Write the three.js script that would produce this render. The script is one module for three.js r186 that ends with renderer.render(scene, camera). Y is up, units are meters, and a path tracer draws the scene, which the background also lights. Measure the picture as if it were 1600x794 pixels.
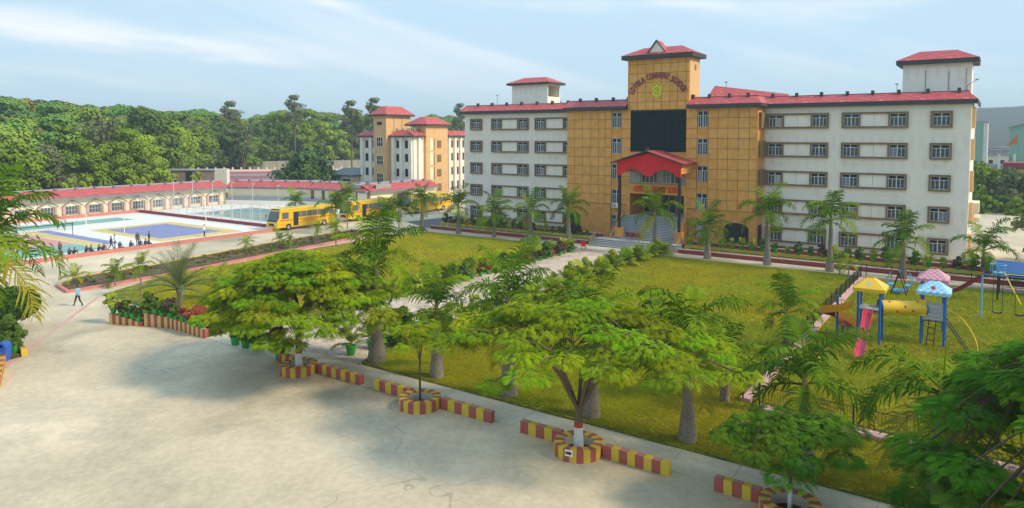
import * as THREE from 'three';
import { mergeGeometries, mergeVertices } from 'three/addons/utils/BufferGeometryUtils.js';
import { RoundedBoxGeometry } from 'three/addons/geometries/RoundedBoxGeometry.js';
import { FontLoader } from 'three/addons/loaders/FontLoader.js';
import { TextGeometry } from 'three/addons/geometries/TextGeometry.js';

// ---------- camera, sky, sun, exposure ----------
const scene = new THREE.Scene();
const F = 1100, TOP = 273, IW = 1600, IH = 794;           // focal length, optical axis and frame in photo pixels
const fullH = 2 * (IH - TOP);
const camera = new THREE.PerspectiveCamera(2 * Math.atan(fullH / 2 / F) * 180 / Math.PI, IW / fullH, 0.5, 6000);
camera.setViewOffset(IW, fullH, 0, fullH / 2 - TOP, IW, IH);
const pitch = Math.atan(61 / F), yaw = 34.6 * Math.PI / 180;
camera.position.set(0, 14, 0);
camera.lookAt(-Math.sin(yaw) * Math.cos(pitch), 14 - Math.sin(pitch), -Math.cos(yaw) * Math.cos(pitch));
camera.updateProjectionMatrix();

const renderer = new THREE.WebGLRenderer({ antialias: true });
renderer.setSize(1024, 508);
renderer.toneMapping = THREE.LinearToneMapping;
renderer.toneMappingExposure = 2.3;
renderer.shadowMap.enabled = true;

const sun = new THREE.DirectionalLight(new THREE.Color(1.0, 0.88, 0.64), 1.6);
sun.position.set(130 - 40, 104, -38 - 60); sun.target.position.set(-40, 0, -60);
sun.castShadow = true; sun.shadow.radius = 22; sun.shadow.mapSize.set(4096, 4096);
Object.assign(sun.shadow.camera, { left: -140, right: 140, top: 120, bottom: -120, near: 1, far: 500 });
scene.add(sun, sun.target);

scene.fog = new THREE.FogExp2(new THREE.Color(0.62, 0.74, 0.82), 0.00045);

// ---------- random numbers and noise ----------
function rng(s) { return () => { s |= 0; s = s + 0x6D2B79F5 | 0; let t = Math.imul(s ^ s >>> 15, 1 | s); t = t + Math.imul(t ^ t >>> 7, 61 | t) ^ t; return ((t ^ t >>> 14) >>> 0) / 4294967296; }; }
const clamp = (x, a = 0, b = 1) => Math.min(b, Math.max(a, x));
const lerp = (a, b, t) => a + (b - a) * t;
const sm = (a, b, x) => { const t = clamp((x - a) / (b - a)); return t * t * (3 - 2 * t); };
function hash(x, y, s) { let h = Math.imul(x | 0, 374761393) + Math.imul(y | 0, 668265263) + Math.imul(s | 0, 1442695041); h = Math.imul(h ^ h >>> 13, 1274126177); return ((h ^ h >>> 16) >>> 0) / 4294967296; }
function vnoise(x, y, s, per) {                            // value noise, tiling every "per" cells
  const xi = Math.floor(x), yi = Math.floor(y), fx = x - xi, fy = y - yi;
  const u = fx * fx * (3 - 2 * fx), v = fy * fy * (3 - 2 * fy), m = per ? (k => ((k % per) + per) % per) : (k => k);
  const a = hash(m(xi), m(yi), s), b = hash(m(xi + 1), m(yi), s), c = hash(m(xi), m(yi + 1), s), d = hash(m(xi + 1), m(yi + 1), s);
  return lerp(lerp(a, b, u), lerp(c, d, u), v);
}
function fbm(x, y, s, o = 4, per = 0) { let t = 0, a = 0.5, n = 0; for (let i = 0; i < o; i++) { t += a * vnoise(x, y, s + i * 17, per); n += a; x *= 2; y *= 2; per *= 2; a *= 0.5; } return t / n; }

// sky: pale winter blue, whiter towards the horizon, thin cirrus drawn out in streaks
{
  const W = 2048, Hh = 1024, d = new Float32Array(W * Hh * 4);
  for (let j = 0; j < Hh; j++) {
    const el = ((j + 0.5) / Hh - 0.5) * 180;
    for (let i = 0; i < W; i++) {
      const a = ((i + 0.5) / W - 0.5) * 2 * Math.PI, dx = Math.cos(a), dz = Math.sin(a);
      let az = Math.atan2(dx, -dz) * 180 / Math.PI + 34.6;   // degrees right of the view axis
      az = ((az + 540) % 360) - 180;
      const e = Math.max(el, 0), t = 1 - Math.exp(-e / 13);
      let r = lerp(0.305, 0.228, t), g = lerp(0.395, 0.346, t), b = lerp(0.455, 0.455, t);
      const ang = az * 0.07;
      const wisp = fbm(Math.cos(az * Math.PI / 180) * 7 + 31, Math.sin(az * Math.PI / 180) * 7 + e * 0.42 + 9, 5, 5);
      const fine = fbm(ang * 2.2 + 50, e * 1.6 + az * 0.10, 8, 4);
      let c = sm(0.50, 0.80, wisp) * 0.42 * sm(1, 6, e) * (0.6 + 0.6 * fine);
      // the long streak that sinks to the right, and two fainter ones
      const band = (a0, a1, e0, sl, w, k) => { const m = e0 + sl * (az - a0), q = (e - m + (fine - 0.5) * 2.2) / w; return k * Math.exp(-q * q) * sm(a0 - 14, a0 + 6, az) * (1 - sm(a1 - 8, a1 + 3, az)) * (0.55 + 0.8 * fine); };
      c += band(-52, -15, 8.6, -0.075, 0.95, 0.85) + band(-50, -22, 5.0, -0.05, 0.6, 0.3) + band(-44, -10, 10.6, 0.01, 0.7, 0.45) + band(0, 34, 10.4, -0.03, 0.6, 0.35);
      c = clamp(c, 0, 0.9);
      r = lerp(r, 0.49, c); g = lerp(g, 0.50, c); b = lerp(b, 0.51, c);
      if (el < 0) { const k = sm(0, -6, el); r = lerp(r, 0.30, k); g = lerp(g, 0.30, k); b = lerp(b, 0.27, k); }
      const o = (j * W + i) * 4; d[o] = r; d[o + 1] = g; d[o + 2] = b; d[o + 3] = 1;
    }
  }
  const t = new THREE.DataTexture(d, W, Hh, THREE.RGBAFormat, THREE.FloatType);
  t.mapping = THREE.EquirectangularReflectionMapping; t.magFilter = t.minFilter = THREE.LinearFilter; t.needsUpdate = true;
  scene.background = t; scene.environment = t;
}

// ---------- materials ----------
function tex(n, f, { srgb = true, rep = 1 } = {}) {         // f(u, v) -> grey or [r, g, b] in 0..1
  const d = new Uint8Array(n * n * 4);
  for (let j = 0; j < n; j++) for (let i = 0; i < n; i++) {
    const c = f((i + 0.5) / n, (j + 0.5) / n), o = (j * n + i) * 4, a = Array.isArray(c) ? c : [c, c, c];
    for (let k = 0; k < 3; k++) d[o + k] = clamp(a[k]) * 255; d[o + 3] = 255;
  }
  const t = new THREE.DataTexture(d, n, n, THREE.RGBAFormat, THREE.UnsignedByteType);
  t.wrapS = t.wrapT = THREE.RepeatWrapping; t.magFilter = THREE.LinearFilter; t.minFilter = THREE.LinearMipmapLinearFilter; t.generateMipmaps = true;
  if (srgb) t.colorSpace = THREE.SRGBColorSpace;
  t.repeat.set(rep, rep); t.needsUpdate = true; return t;
}
const C = (r, g, b) => new THREE.Color().setRGB(r, g, b);
const M = (r, g, b, o = {}) => new THREE.MeshStandardMaterial({ color: C(r, g, b), roughness: 0.8, side: THREE.DoubleSide, ...o });
const grain = tex(512, (u, v) => 0.86 + 0.14 * fbm(u * 8, v * 8, 3, 6, 8) + 0.05 * (fbm(u * 64, v * 64, 9, 3, 64) - 0.5), { rep: 0.25 });
const grainBump = tex(512, (u, v) => fbm(u * 32, v * 32, 11, 4, 32), { srgb: false, rep: 0.5 });
const streaks = tex(512, (u, v) => { const a = fbm(u * 24, v * 3, 21, 5, 3), b = fbm(u * 6, v * 6, 23, 4, 6); const s = sm(0.58, 0.85, a) * 0.035 + sm(0.55, 0.8, b) * 0.03; return [0.98 - s, 0.975 - s * 1.05, 0.965 - s * 1.15]; }, { rep: 0.125 });
const concreteMap = tex(2048, (u, v) => {
  const big = fbm(u * 5, v * 5, 31, 5, 5), mid = fbm(u * 22 + big * 2, v * 22, 37, 5, 22), fine = fbm(u * 300, v * 300, 41, 3, 300);
  const st = fbm(u * 9 + mid * 0.7, v * 9 - mid * 0.5, 43, 4, 9);
  let k = 0.79 + 0.15 * (big - 0.5) + 0.15 * (mid - 0.5) + 0.10 * (fine - 0.5) - 0.11 * sm(0.55, 0.75, st) + 0.06 * sm(0.6, 0.8, fbm(u * 14, v * 14, 47, 4, 14));
  const crk = Math.abs(fbm(u * 7, v * 7, 53, 5, 7) - 0.5); k -= 0.11 * (1 - sm(0, 0.0035, crk)) * sm(0.45, 0.55, fbm(u * 4, v * 4, 59, 2, 4));
  return [k * 1.015, k * 0.985, k * (0.92 + 0.04 * (big - 0.5))];
}, { rep: 1 / 64 });
const grassMap = tex(1024, (u, v) => {
  const a = fbm(u * 6, v * 6, 61, 4, 6), b = fbm(u * 40, v * 40, 67, 4, 40), c = fbm(u * 220, v * 220, 71, 2, 220), w = sm(0.5, 0.75, a * 0.6 + b * 0.4);
  const k = 0.8 + 0.5 * (c - 0.5) + 0.35 * (b - 0.5);
  return [lerp(0.55, 0.72, w) * k, lerp(0.57, 0.66, w) * k, lerp(0.10, 0.22, w) * k];
}, { rep: 1 / 18 });
const soilMap = tex(512, (u, v) => { const a = fbm(u * 10, v * 10, 73, 5, 10), c = fbm(u * 60, v * 60, 79, 3, 60); const k = 0.65 + 0.5 * (a - 0.5) + 0.5 * (c - 0.5), gk = sm(0.52, 0.66, fbm(u * 7, v * 7, 83, 4, 7)); return [lerp(0.66, 0.42, gk) * k, lerp(0.53, 0.47, gk) * k, lerp(0.37, 0.16, gk) * k]; }, { rep: 1 / 8 });
const tileMap = tex(512, (u, v) => {                       // clay sheet: small courses and batch tones
  const r = Math.floor(v * 12), c = Math.floor(u * 20 + (r & 1) * 0.5), h = hash(((c % 20) + 20) % 20, r, 7), fv = v * 12 - r;
  const k = (0.86 + 0.14 * h) * (1 - 0.16 * (1 - sm(0, 0.14, fv))) * (0.92 + 0.16 * fbm(u * 10, v * 10, 87, 3, 10)); const p = sm(0.5, 0.85, fbm(u * 6, v * 24, 89, 3, 6));
  return [lerp(0.80, 0.86, p) * k, lerp(0.36, 0.52, p) * k, lerp(0.36, 0.49, p) * k];
}, { rep: 1 / 4 });
const tileBump = tex(512, (u, v) => { const r = Math.floor(v * 12), fv = v * 12 - r, fu = (u * 20 + (r & 1) * 0.5) % 1; return 0.3 + 0.6 * fv - 0.3 * (fu < 0.07 ? 1 : 0); }, { srgb: false, rep: 1 / 4 });
const paveMap = tex(1024, (u, v) => {                      // fine paver sheet too small to pick apart
  const n = 32, r = Math.floor(v * n), x = u * n / 2 + (r & 1) * 0.5, c = Math.floor(x), h = hash(((c % 16) + 16) % 16, r, 91), fx = x - c, fy = v * n - r;
  const j = (fx < 0.05 || fy < 0.1) ? 0.84 : 1, k = (0.78 + 0.14 * (h - 0.5) + 0.2 * (fbm(u * 5, v * 5, 93, 4, 5) - 0.5)) * j;
  return [k * 1.02, k * 0.94, k * 0.87];
}, { rep: 1 / 5 });
const barkMap = tex(512, (u, v) => { const ring = Math.abs(Math.sin(v * Math.PI * 14 + fbm(u * 6, v * 6, 97, 2, 6))), k = 0.6 + 0.25 * fbm(u * 12, v * 30, 99, 4, 6) - 0.10 * (1 - sm(0, 0.18, ring)) + 0.15 * (fbm(u * 5, v * 5, 101, 3, 5) - 0.5); return [k * 1.0, k * 0.95, k * 0.88]; });
const weave = tex(256, (u, v) => 0.8 + 0.2 * fbm(u * 20, v * 20, 103, 3, 20));

const mat = {
  concrete: M(1.0, 0.87, 0.72, { map: concreteMap, bumpMap: grainBump, bumpScale: 0.006, roughness: 0.86 }),
  walk: M(1, 0.91, 0.80, { map: concreteMap, roughness: 0.9 }),
  terrain: M(0.55, 0.55, 0.42, { map: soilMap, roughness: 1 }),
  grass: M(1.0, 1.0, 0.7, { map: grassMap, bumpMap: grainBump, bumpScale: 0.03, roughness: 1 }),
  soil: M(0.8, 0.78, 0.74, { map: soilMap, bumpMap: grainBump, bumpScale: 0.04, roughness: 1 }),
  pave: M(1, 0.91, 0.84, { map: paveMap, roughness: 0.9 }),
  white: M(0.95, 0.86, 0.76, { map: streaks, roughness: 0.75 }),
  cream: M(0.88, 0.80, 0.60, { map: streaks, roughness: 0.8 }),
  joint: M(0.50, 0.48, 0.44),
  tan: [M(0.88, 0.41, 0.085, { map: grain, roughness: 0.6 }), M(0.85, 0.39, 0.08, { map: grain, roughness: 0.6 }), M(0.90, 0.43, 0.10, { map: grain, roughness: 0.5 })],
  tanWall: M(0.80, 0.36, 0.085, { map: grain, roughness: 0.8 }),
  peach: M(0.78, 0.47, 0.22, { map: streaks, roughness: 0.8 }),
  darkJoint: M(0.11, 0.065, 0.03),
  surround: M(0.27, 0.165, 0.075, { map: grain, roughness: 0.7 }),
  tile: M(1, 0.80, 0.83, { map: tileMap, bumpMap: tileBump, bumpScale: 0.02, roughness: 0.55 }),
  tilePale: M(1, 0.92, 0.92, { map: tileMap, bumpMap: tileBump, bumpScale: 0.02, roughness: 0.6 }),
  slate: M(0.055, 0.062, 0.072, { map: grain, roughness: 0.6 }),
  greyTrim: M(0.27, 0.26, 0.28, { map: grain }),
  glass: M(0.012, 0.016, 0.02, { roughness: 0.12, metalness: 0 }),
  wallGlass: new THREE.MeshPhysicalMaterial({ color: C(0.006, 0.016, 0.02), roughness: 0.35, specularIntensity: 0.25 }),
  grey: M(0.42, 0.42, 0.41, { map: grain, roughness: 0.8 }),
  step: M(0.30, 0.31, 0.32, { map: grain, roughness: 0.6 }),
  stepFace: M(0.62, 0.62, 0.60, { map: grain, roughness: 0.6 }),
  alu: M(0.62, 0.63, 0.63, { roughness: 0.4 }),
  steel: M(0.55, 0.55, 0.55, { roughness: 0.3, metalness: 0.9 }),
  dark: M(0.02, 0.02, 0.022, { roughness: 0.6 }),
  ironBlack: M(0.018, 0.018, 0.02, { roughness: 0.5 }),
  maroon: M(0.38, 0.06, 0.065, { map: grain, roughness: 0.8 }),
  pinkKerb: M(0.70, 0.24, 0.20, { map: grain, roughness: 0.85 }),
  palePink: M(0.75, 0.42, 0.38, { map: grain, roughness: 0.85 }),
  yellowKerb: M(0.80, 0.55, 0.17, { map: grain, roughness: 0.8 }),
  red: M(0.85, 0.012, 0.022, { map: grain, roughness: 0.75 }),
  stripeY: M(0.80, 0.54, 0.045, { map: grain, roughness: 0.75 }),
  stripeR: M(0.50, 0.105, 0.085, { map: grain, roughness: 0.75 }),
  stripeTop: M(0.60, 0.27, 0.22, { map: grain, roughness: 0.85 }),
  busYellow: new THREE.MeshPhysicalMaterial({ color: C(0.82, 0.50, 0.008), roughness: 0.4, clearcoat: 0.5, clearcoatRoughness: 0.2 }),
  busOrange: M(0.72, 0.17, 0.01, { roughness: 0.45 }),
  tyre: M(0.02, 0.02, 0.02, { roughness: 0.9 }),
  lampGlass: new THREE.MeshPhysicalMaterial({ color: C(0.8, 0.8, 0.78), roughness: 0.15, clearcoat: 1 }),
  trunkPalm: M(0.52, 0.47, 0.42, { map: barkMap, roughness: 0.9 }),
  shaft: M(0.30, 0.33, 0.06, { map: weave, roughness: 0.6 }),
  shaftYellow: M(0.42, 0.32, 0.05, { map: weave, roughness: 0.6 }),
  bark: M(0.20, 0.14, 0.095, { map: barkMap, roughness: 0.95 }),
  barkPale: M(0.40, 0.33, 0.26, { map: barkMap, roughness: 0.95 }),
  limewash: M(0.82, 0.80, 0.77, { map: grain, roughness: 0.9 }),
  bandRed: M(0.50, 0.06, 0.04, { map: grain, roughness: 0.8 }),
  pot: M(0.03, 0.36, 0.045, { roughness: 0.5 }),
  blue: M(0.02, 0.13, 0.42, { roughness: 0.45 }),
  lightBlue: M(0.13, 0.40, 0.62, { roughness: 0.45 }),
  playYellow: M(0.85, 0.52, 0.02, { roughness: 0.35 }),
  playOrange: M(0.80, 0.36, 0.02, { roughness: 0.35 }),
  playRed: M(0.60, 0.05, 0.09, { roughness: 0.35 }),
  playMaroon: M(0.22, 0.02, 0.03, { roughness: 0.35 }),
  playPink: M(0.80, 0.33, 0.36, { roughness: 0.5 }),
  playSky: M(0.42, 0.66, 0.80, { roughness: 0.5 }),
  deckGrey: M(0.36, 0.36, 0.40, { roughness: 0.6 }),
  court: M(0.86, 0.82, 0.78, { map: streaks, roughness: 0.85 }),
  courtGreen: M(0.25, 0.50, 0.44, { map: grain }), courtPurple: M(0.28, 0.30, 0.55, { map: grain }), courtYellow: M(0.82, 0.60, 0.22, { map: grain }), courtPink: M(0.75, 0.36, 0.32, { map: grain }),
};
const leafM = (r, g, b, t = 0.22) => new THREE.MeshPhysicalMaterial({ color: C(r, g, b), roughness: 1, specularIntensity: 0.2, side: THREE.DoubleSide, transmission: t, thickness: 0 });
const leaf = {
  palm: [leafM(0.075, 0.155, 0.004, 0.12), leafM(0.115, 0.20, 0.005, 0.12), leafM(0.18, 0.265, 0.006, 0.12)], palmDry: leafM(0.34, 0.30, 0.03), areca: [leafM(0.33, 0.38, 0.012), leafM(0.19, 0.28, 0.01)], date: [leafM(0.20, 0.25, 0.10), leafM(0.16, 0.21, 0.06)],
  gul: leafM(0.31, 0.42, 0.004, 0.3), gulDark: leafM(0.10, 0.23, 0.006), tree: leafM(0.20, 0.30, 0.025, 0.1), treeLight: leafM(0.31, 0.43, 0.035, 0.1), treeDark: leafM(0.11, 0.18, 0.04, 0.1), treeGrey: leafM(0.16, 0.18, 0.075, 0.1),
  shrub: leafM(0.10, 0.17, 0.02, 0.1), lime: leafM(0.36, 0.42, 0.035), croton: leafM(0.38, 0.10, 0.05), dark: leafM(0.13, 0.075, 0.06), topiary: leafM(0.05, 0.12, 0.012, 0.1),
};

// ---------- geometry helpers ----------
function metric(g, s = 1) {                               // uv in metres from the dominant normal
  const p = g.attributes.position, n = g.attributes.normal, u = new Float32Array(p.count * 2);
  for (let i = 0; i < p.count; i++) {
    const ax = Math.abs(n.getX(i)), ay = Math.abs(n.getY(i)), az = Math.abs(n.getZ(i));
    if (ay >= ax && ay >= az) { u[2 * i] = p.getX(i) * s; u[2 * i + 1] = p.getZ(i) * s; } else if (ax >= az) { u[2 * i] = p.getZ(i) * s; u[2 * i + 1] = p.getY(i) * s; } else { u[2 * i] = p.getX(i) * s; u[2 * i + 1] = p.getY(i) * s; }
  }
  g.setAttribute('uv', new THREE.BufferAttribute(u, 2)); return g;
}
const bx = (x0, x1, y0, y1, z0, z1) => metric(new THREE.BoxGeometry(Math.abs(x1 - x0), Math.abs(y1 - y0), Math.abs(z1 - z0)).translate((x0 + x1) / 2, (y0 + y1) / 2, (z0 + z1) / 2));
const cyl = (r0, r1, h, x = 0, y = 0, z = 0, n = 10) => new THREE.CylinderGeometry(r1, r0, h, n).translate(x, y + h / 2, z);
const V = (x, y, z) => new THREE.Vector3(x, y, z);
function bar(a, b, r, n = 6, r2 = r) { const A = V(...a), B = V(...b), d = B.clone().sub(A), g = new THREE.CylinderGeometry(r2, r, d.length(), n); g.translate(0, d.length() / 2, 0); g.applyQuaternion(new THREE.Quaternion().setFromUnitVectors(V(0, 1, 0), d.normalize())); return g.translate(...a); }
const tube = (pts, r, n = 6, seg = 24) => new THREE.TubeGeometry(new THREE.CatmullRomCurve3(pts.map(p => V(...p))), seg, r, n);
function mg(list) { list = list.filter(Boolean); return list.length === 1 ? list[0] : mergeGeometries(list.map(g => { const h = g.index ? g.toNonIndexed() : g.clone(); for (const k of Object.keys(h.attributes)) if (!['position', 'normal', 'uv'].includes(k)) h.deleteAttribute(k); return h; })); }
function poly(pts, y, th = 0) {                            // flat sheet or slab from (x, z) points, top at y
  const s = new THREE.Shape(pts.map(([x, z]) => new THREE.Vector2(x, -z)));
  const g = th ? new THREE.ExtrudeGeometry(s, { depth: th, bevelEnabled: false }) : new THREE.ShapeGeometry(s);
  g.rotateX(-Math.PI / 2).translate(0, y - th, 0); return metric(g);
}
function quads(list) {                                    // list of 4-point quads
  const p = [], ix = []; list.forEach(q => { const b = p.length / 3; q.forEach(v => p.push(...v)); ix.push(b, b + 1, b + 2, b, b + 2, b + 3); });
  const g = new THREE.BufferGeometry(); g.setAttribute('position', new THREE.Float32BufferAttribute(p, 3)); g.setIndex(ix); g.computeVertexNormals(); return metric(g);
}
// ---------- naming ----------
const used = {};
function numbered(n) { const k = used[n] = (used[n] ?? -1) + 1; return k ? `${n}_${String(k).padStart(3, '0')}` : n; }
function fin(o) { o.castShadow = o.receiveShadow = true; return o; }
function thing(name, label, category, [x, y, z] = [0, 0, 0], turn = 0, group) { const o = new THREE.Group(); o.name = numbered(name); o.position.set(x, y, z); o.rotation.y = turn; o.userData = { label, category }; if (group) o.userData.group = group; scene.add(o); return o; }
function part(name, g, m, parent, label) { const o = fin(new THREE.Mesh(Array.isArray(g) ? mg(g) : g, m)); o.name = name; if (label) o.userData.label = label; parent.add(o); return o; }
function solo(name, g, m, label, category, group) { const o = part(numbered(name), g, m, scene); o.userData = { label, category }; if (group) o.userData.group = group; return o; }
function struct(name, g, m, parent) { const o = part(parent ? name : numbered(name), g, m, parent || scene); if (!parent) o.userData = { kind: 'structure', label: name.replace(/_/g, ' '), category: 'setting' }; return o; }
function copy(o, [x, y, z], turn = 0, s = 1, label, group) { const c = o.clone(); const base = o.name.replace(/_\d{3}$/, ''); c.name = numbered(base); c.position.set(x, y, z); c.rotation.y = turn; if (s !== 1) c.scale.setScalar(s); c.userData = { ...o.userData }; if (label) c.userData.label = label; if (group) c.userData.group = group; scene.add(c); return c; }
function inst(name, g, m, mats, parent, tint) { const o = fin(new THREE.InstancedMesh(g, m, mats.length)); mats.forEach((q, i) => { o.setMatrixAt(i, q); if (tint) o.setColorAt(i, tint(i)); }); o.instanceMatrix.needsUpdate = true; o.name = name; o.userData.kind = 'stuff'; parent.add(o); return o; }
// ================= the ground =================
struct('terrain', metric(new THREE.PlaneGeometry(5000, 5000, 1, 1).rotateX(-Math.PI / 2).translate(0, -0.3, 0)), mat.terrain);
struct('plaza', poly([[-97, 60], [70, 60], [70, -160], [-97, -160]], 0, 0.25), mat.concrete);
{ const w = struct('walkway', poly([[-45, -27.4], [25, -27.4], [25, -29.5], [-45, -29.5]], 0.004), mat.joint); const r = rng(15); for (let x = -44.9; x < 24; x += 2.6) struct('slab', bx(x, x + 2.575, 0.005, 0.028 + 0.006 * r(), -27.42, -29.48), mat.walk, w); }
struct('front_walkway', poly([[-70, -76.65], [25, -76.65], [25, -79.8], [-70, -79.8]], 0.005), mat.walk);
struct('paved_path', poly([[-42.5, -29.5], [-31.9, -29.5], [-33.3, -33.5], [-33.3, -76.6], [-42.5, -76.6]], 0.009), mat.pave);
struct('lawn', poly([[-31.8, -29.7], [25, -29.5], [25, -76.6], [-33.0, -76.6], [-33.0, -33.4]], 0.1, 0.2), mat.grass);
struct('lawn', poly([[-64.2, -29.9], [-67, -35.5], [-69.2, -58], [-68.7, -76.6], [-42.9, -76.6], [-42.9, -30.4], [-56, -29.7]], 0.1, 0.2), mat.grass);
struct('planting_bed', poly([[-68.1, -28.9], [-71.4, -29.6], [-73.8, -32.2], [-74, -40], [-77.3, -58], [-77.8, -72], [-72.6, -72], [-69.9, -50], [-68.3, -37]], 0.16, 0.3), mat.soil);
struct('side_path', poly([[-67.4, -29.5], [-66.6, -35.5], [-69.3, -58], [-69, -74], [-72.2, -74], [-69.4, -50], [-67.7, -37]], 0.014), mat.palePink);
struct('road', poly([[-79, -84], [-70.6, -79.9], [-70.6, -93], [-77, -96]], 0.006), M(0.11, 0.12, 0.13, { map: grain }));
struct('court', poly([[-129.4, 10], [-87, 10], [-87, -66.6], [-129.4, -66.6]], 0.02, 0.3), mat.court);
{
  const r = (x0, x1, z0, z1, m, y) => struct('court_marking', poly([[x0, z0], [x1, z0], [x1, z1], [x0, z1]], y), m);
  r(-110.4, -90.6, -49.6, -62.2, mat.courtYellow, 0.025); r(-108.5, -93.3, -51.2, -60.4, mat.courtPurple, 0.03);
  r(-123.6, -118.2, -25, -60.4, mat.courtGreen, 0.025); for (const z of [-36, -48, -54]) r(-123.6, -118.2, z, z - 0.12, mat.white, 0.03);
  r(-115, -92.2, -42.6, -44.4, mat.courtYellow, 0.025); r(-115, -94, -44.5, -46.2, mat.courtPurple, 0.025);
  r(-113, -98, -28, -42.4, mat.courtPink, 0.025); r(-97.9, -91, -28, -42.4, mat.courtGreen, 0.025);
  struct('painted_line', poly([[-47.6, -16], [-64.0, -29.6], [-64.2, -29.4], [-47.8, -15.8]], 0.005), mat.palePink);
}
// kerbs
const kerb = (name, pts, w, h, m, label) => { const s = []; for (let i = 0; i + 1 < pts.length; i++) { const [a, b] = pts[i], [c, d] = pts[i + 1], L = Math.hypot(c - a, d - b), g = new THREE.BoxGeometry(L + w * 0.9, h, w - i * 0.006); g.rotateY(-Math.atan2(d - b, c - a)).translate((a + c) / 2, h / 2 - i * 0.004, (b + d) / 2); s.push(metric(g)); } return solo(name, s, m, label, 'kerb'); };
kerb('kerb', [[-86.9, -20], [-86.9, -64.5]], 0.5, 0.42, mat.pinkKerb, 'long salmon kerb between the sports court and the driveway');
kerb('kerb', [[-129.3, -66.9], [-87.2, -66.9]], 0.5, 0.45, mat.maroon, 'dark red kerb along the far end of the court below the pool fence');
kerb('kerb', [[-128.7, -18], [-128.7, -66.6]], 0.4, 0.5, mat.pinkKerb, 'red kerb at the foot of the low cream building by the court');
kerb('kerb', [[-71.6, -29.4], [-74.1, -32.1], [-74.3, -40], [-77.6, -58], [-78.1, -72]], 0.3, 0.22, mat.yellowKerb, 'yellow kerb on the court side of the long planting bed');
kerb('kerb', [[-71.5, -29.3], [-67.9, -28.6], [-68.0, -37], [-69.6, -50], [-72.4, -72]], 0.3, 0.24, mat.pinkKerb, 'pink kerb along the lawn side of the long planting bed');
kerb('kerb', [[-31.7, -29.55], [-33.1, -33.4], [-33.1, -76.4]], 0.12, 0.13, mat.grey, 'thin pale kerb where the paved path meets the large lawn');

// ================= main school building =================
const B = thing('school_building', 'long five-storey white and tan school building with red tiled eaves', 'building', [0, 0, 0]);
const ROW = r => 1.09 + 3.452 * r, ZW = -89, ZB = -86;
part('wall', bx(-70.6, -49.5, 0, 17.4, ZW, -103), mat.white, B, 'white left wing wall');
part('wall', bx(-24.0, -2.4, 0, 17.4, ZW, -103), mat.white, B, 'white right wing wall');
// central block core with an opening for the entrance
part('wall', [bx(-49.9, -40.5, 0, 17.42, ZB - 0.12, -103.1), bx(-32.4, -23.7, 0, 17.42, ZB - 0.12, -103.1), bx(-40.5, -32.4, 6.4, 17.42, ZB - 0.12, -103.1), bx(-40.5, -32.4, 0, 6.4, -90.5, -103.1)], mat.tanWall, B, 'tan clad central block');
part('plinth', bx(-70.64, -49.7, 0, 0.55, ZW + 0.1, ZW - 0.1), mat.surround, B); part('plinth', bx(-23.9, -2.3, 0, 0.55, ZW + 0.1, ZW - 0.1), mat.surround, B);
// windows
const sashG = {}, paneG = {};
function sash(w, h) {
  const k = w + '_' + h; if (sashG[k]) return sashG[k];
  const t = 0.055, l = [bx(-w / 2, w / 2, h - t, h, -0.04, 0.04), bx(-w / 2, w / 2, 0, t, -0.04, 0.04), bx(-w / 2, -w / 2 + t, t, h - t, -0.04, 0.04), bx(w / 2 - t, w / 2, t, h - t, -0.04, 0.04), bx(-w / 2 + t, w / 2 - t, h * 0.70, h * 0.70 + t * 1.3, -0.045, 0.045)];
  const n = w > 1.1 ? 4 : 3; for (let i = 1; i < n; i++) { const x = -w / 2 + w * i / n, q = i === n / 2 ? 0.05 : 0.028; l.push(bx(x - q, x + q, t, h * 0.70, -0.035, 0.035)); }
  if (n === 4) l.push(bx(-0.05, 0.05, h * 0.70 + t * 1.3, h - t, -0.035, 0.035));
  for (let i = 1; i < 7; i++) l.push(bx(-w / 2 + t, w / 2 - t, h * 0.7 * i / 7 - 0.008, h * 0.7 * i / 7 + 0.008, -0.012, 0.012));
  paneG[k] = bx(-w / 2 + 0.01, w / 2 - 0.01, 0.01, h - 0.01, -0.02, -0.012); return sashG[k] = mg(l);
}
const curtainM = [M(0.26, 0.16, 0.20), M(0.42, 0.40, 0.36), M(0.16, 0.18, 0.26)], wr = rng(5);
const clearGlass = new THREE.MeshPhysicalMaterial({ color: C(0.42, 0.46, 0.48), roughness: 0.03, transmission: 1, thickness: 0, side: THREE.DoubleSide });
function window_(x, y, z, w, h, parent = B, ry = 0) {
  const s = sash(w, h), o = part('window', s, mat.alu, parent); o.position.set(x, y, z); o.rotation.y = ry;
  const p = part('pane', paneG[w + '_' + h], mat.glass, o);
  if (wr() < 0.24) { const c = wr() < 0.5 ? 0 : w * 0.48; part('curtain', bx(-w / 2 + 0.06 + c, -w / 2 + 0.06 + c + w * 0.42, 0.06, h * 0.68, -0.011, -0.006), curtainM[Math.floor(wr() * 3)], o); }
  return o;
}
const frameBars = (x0, x1, y0, y1, zf, zb, t, extra = []) => [bx(x0, x1, y1 - t, y1, zf, zb), bx(x0, x1, y0, y0 + t, zf, zb), bx(x0, x0 + t, y0 + t, y1 - t, zf - 0.004, zb), bx(x1 - t, x1, y0 + t, y1 - t, zf - 0.004, zb), ...extra];
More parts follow.
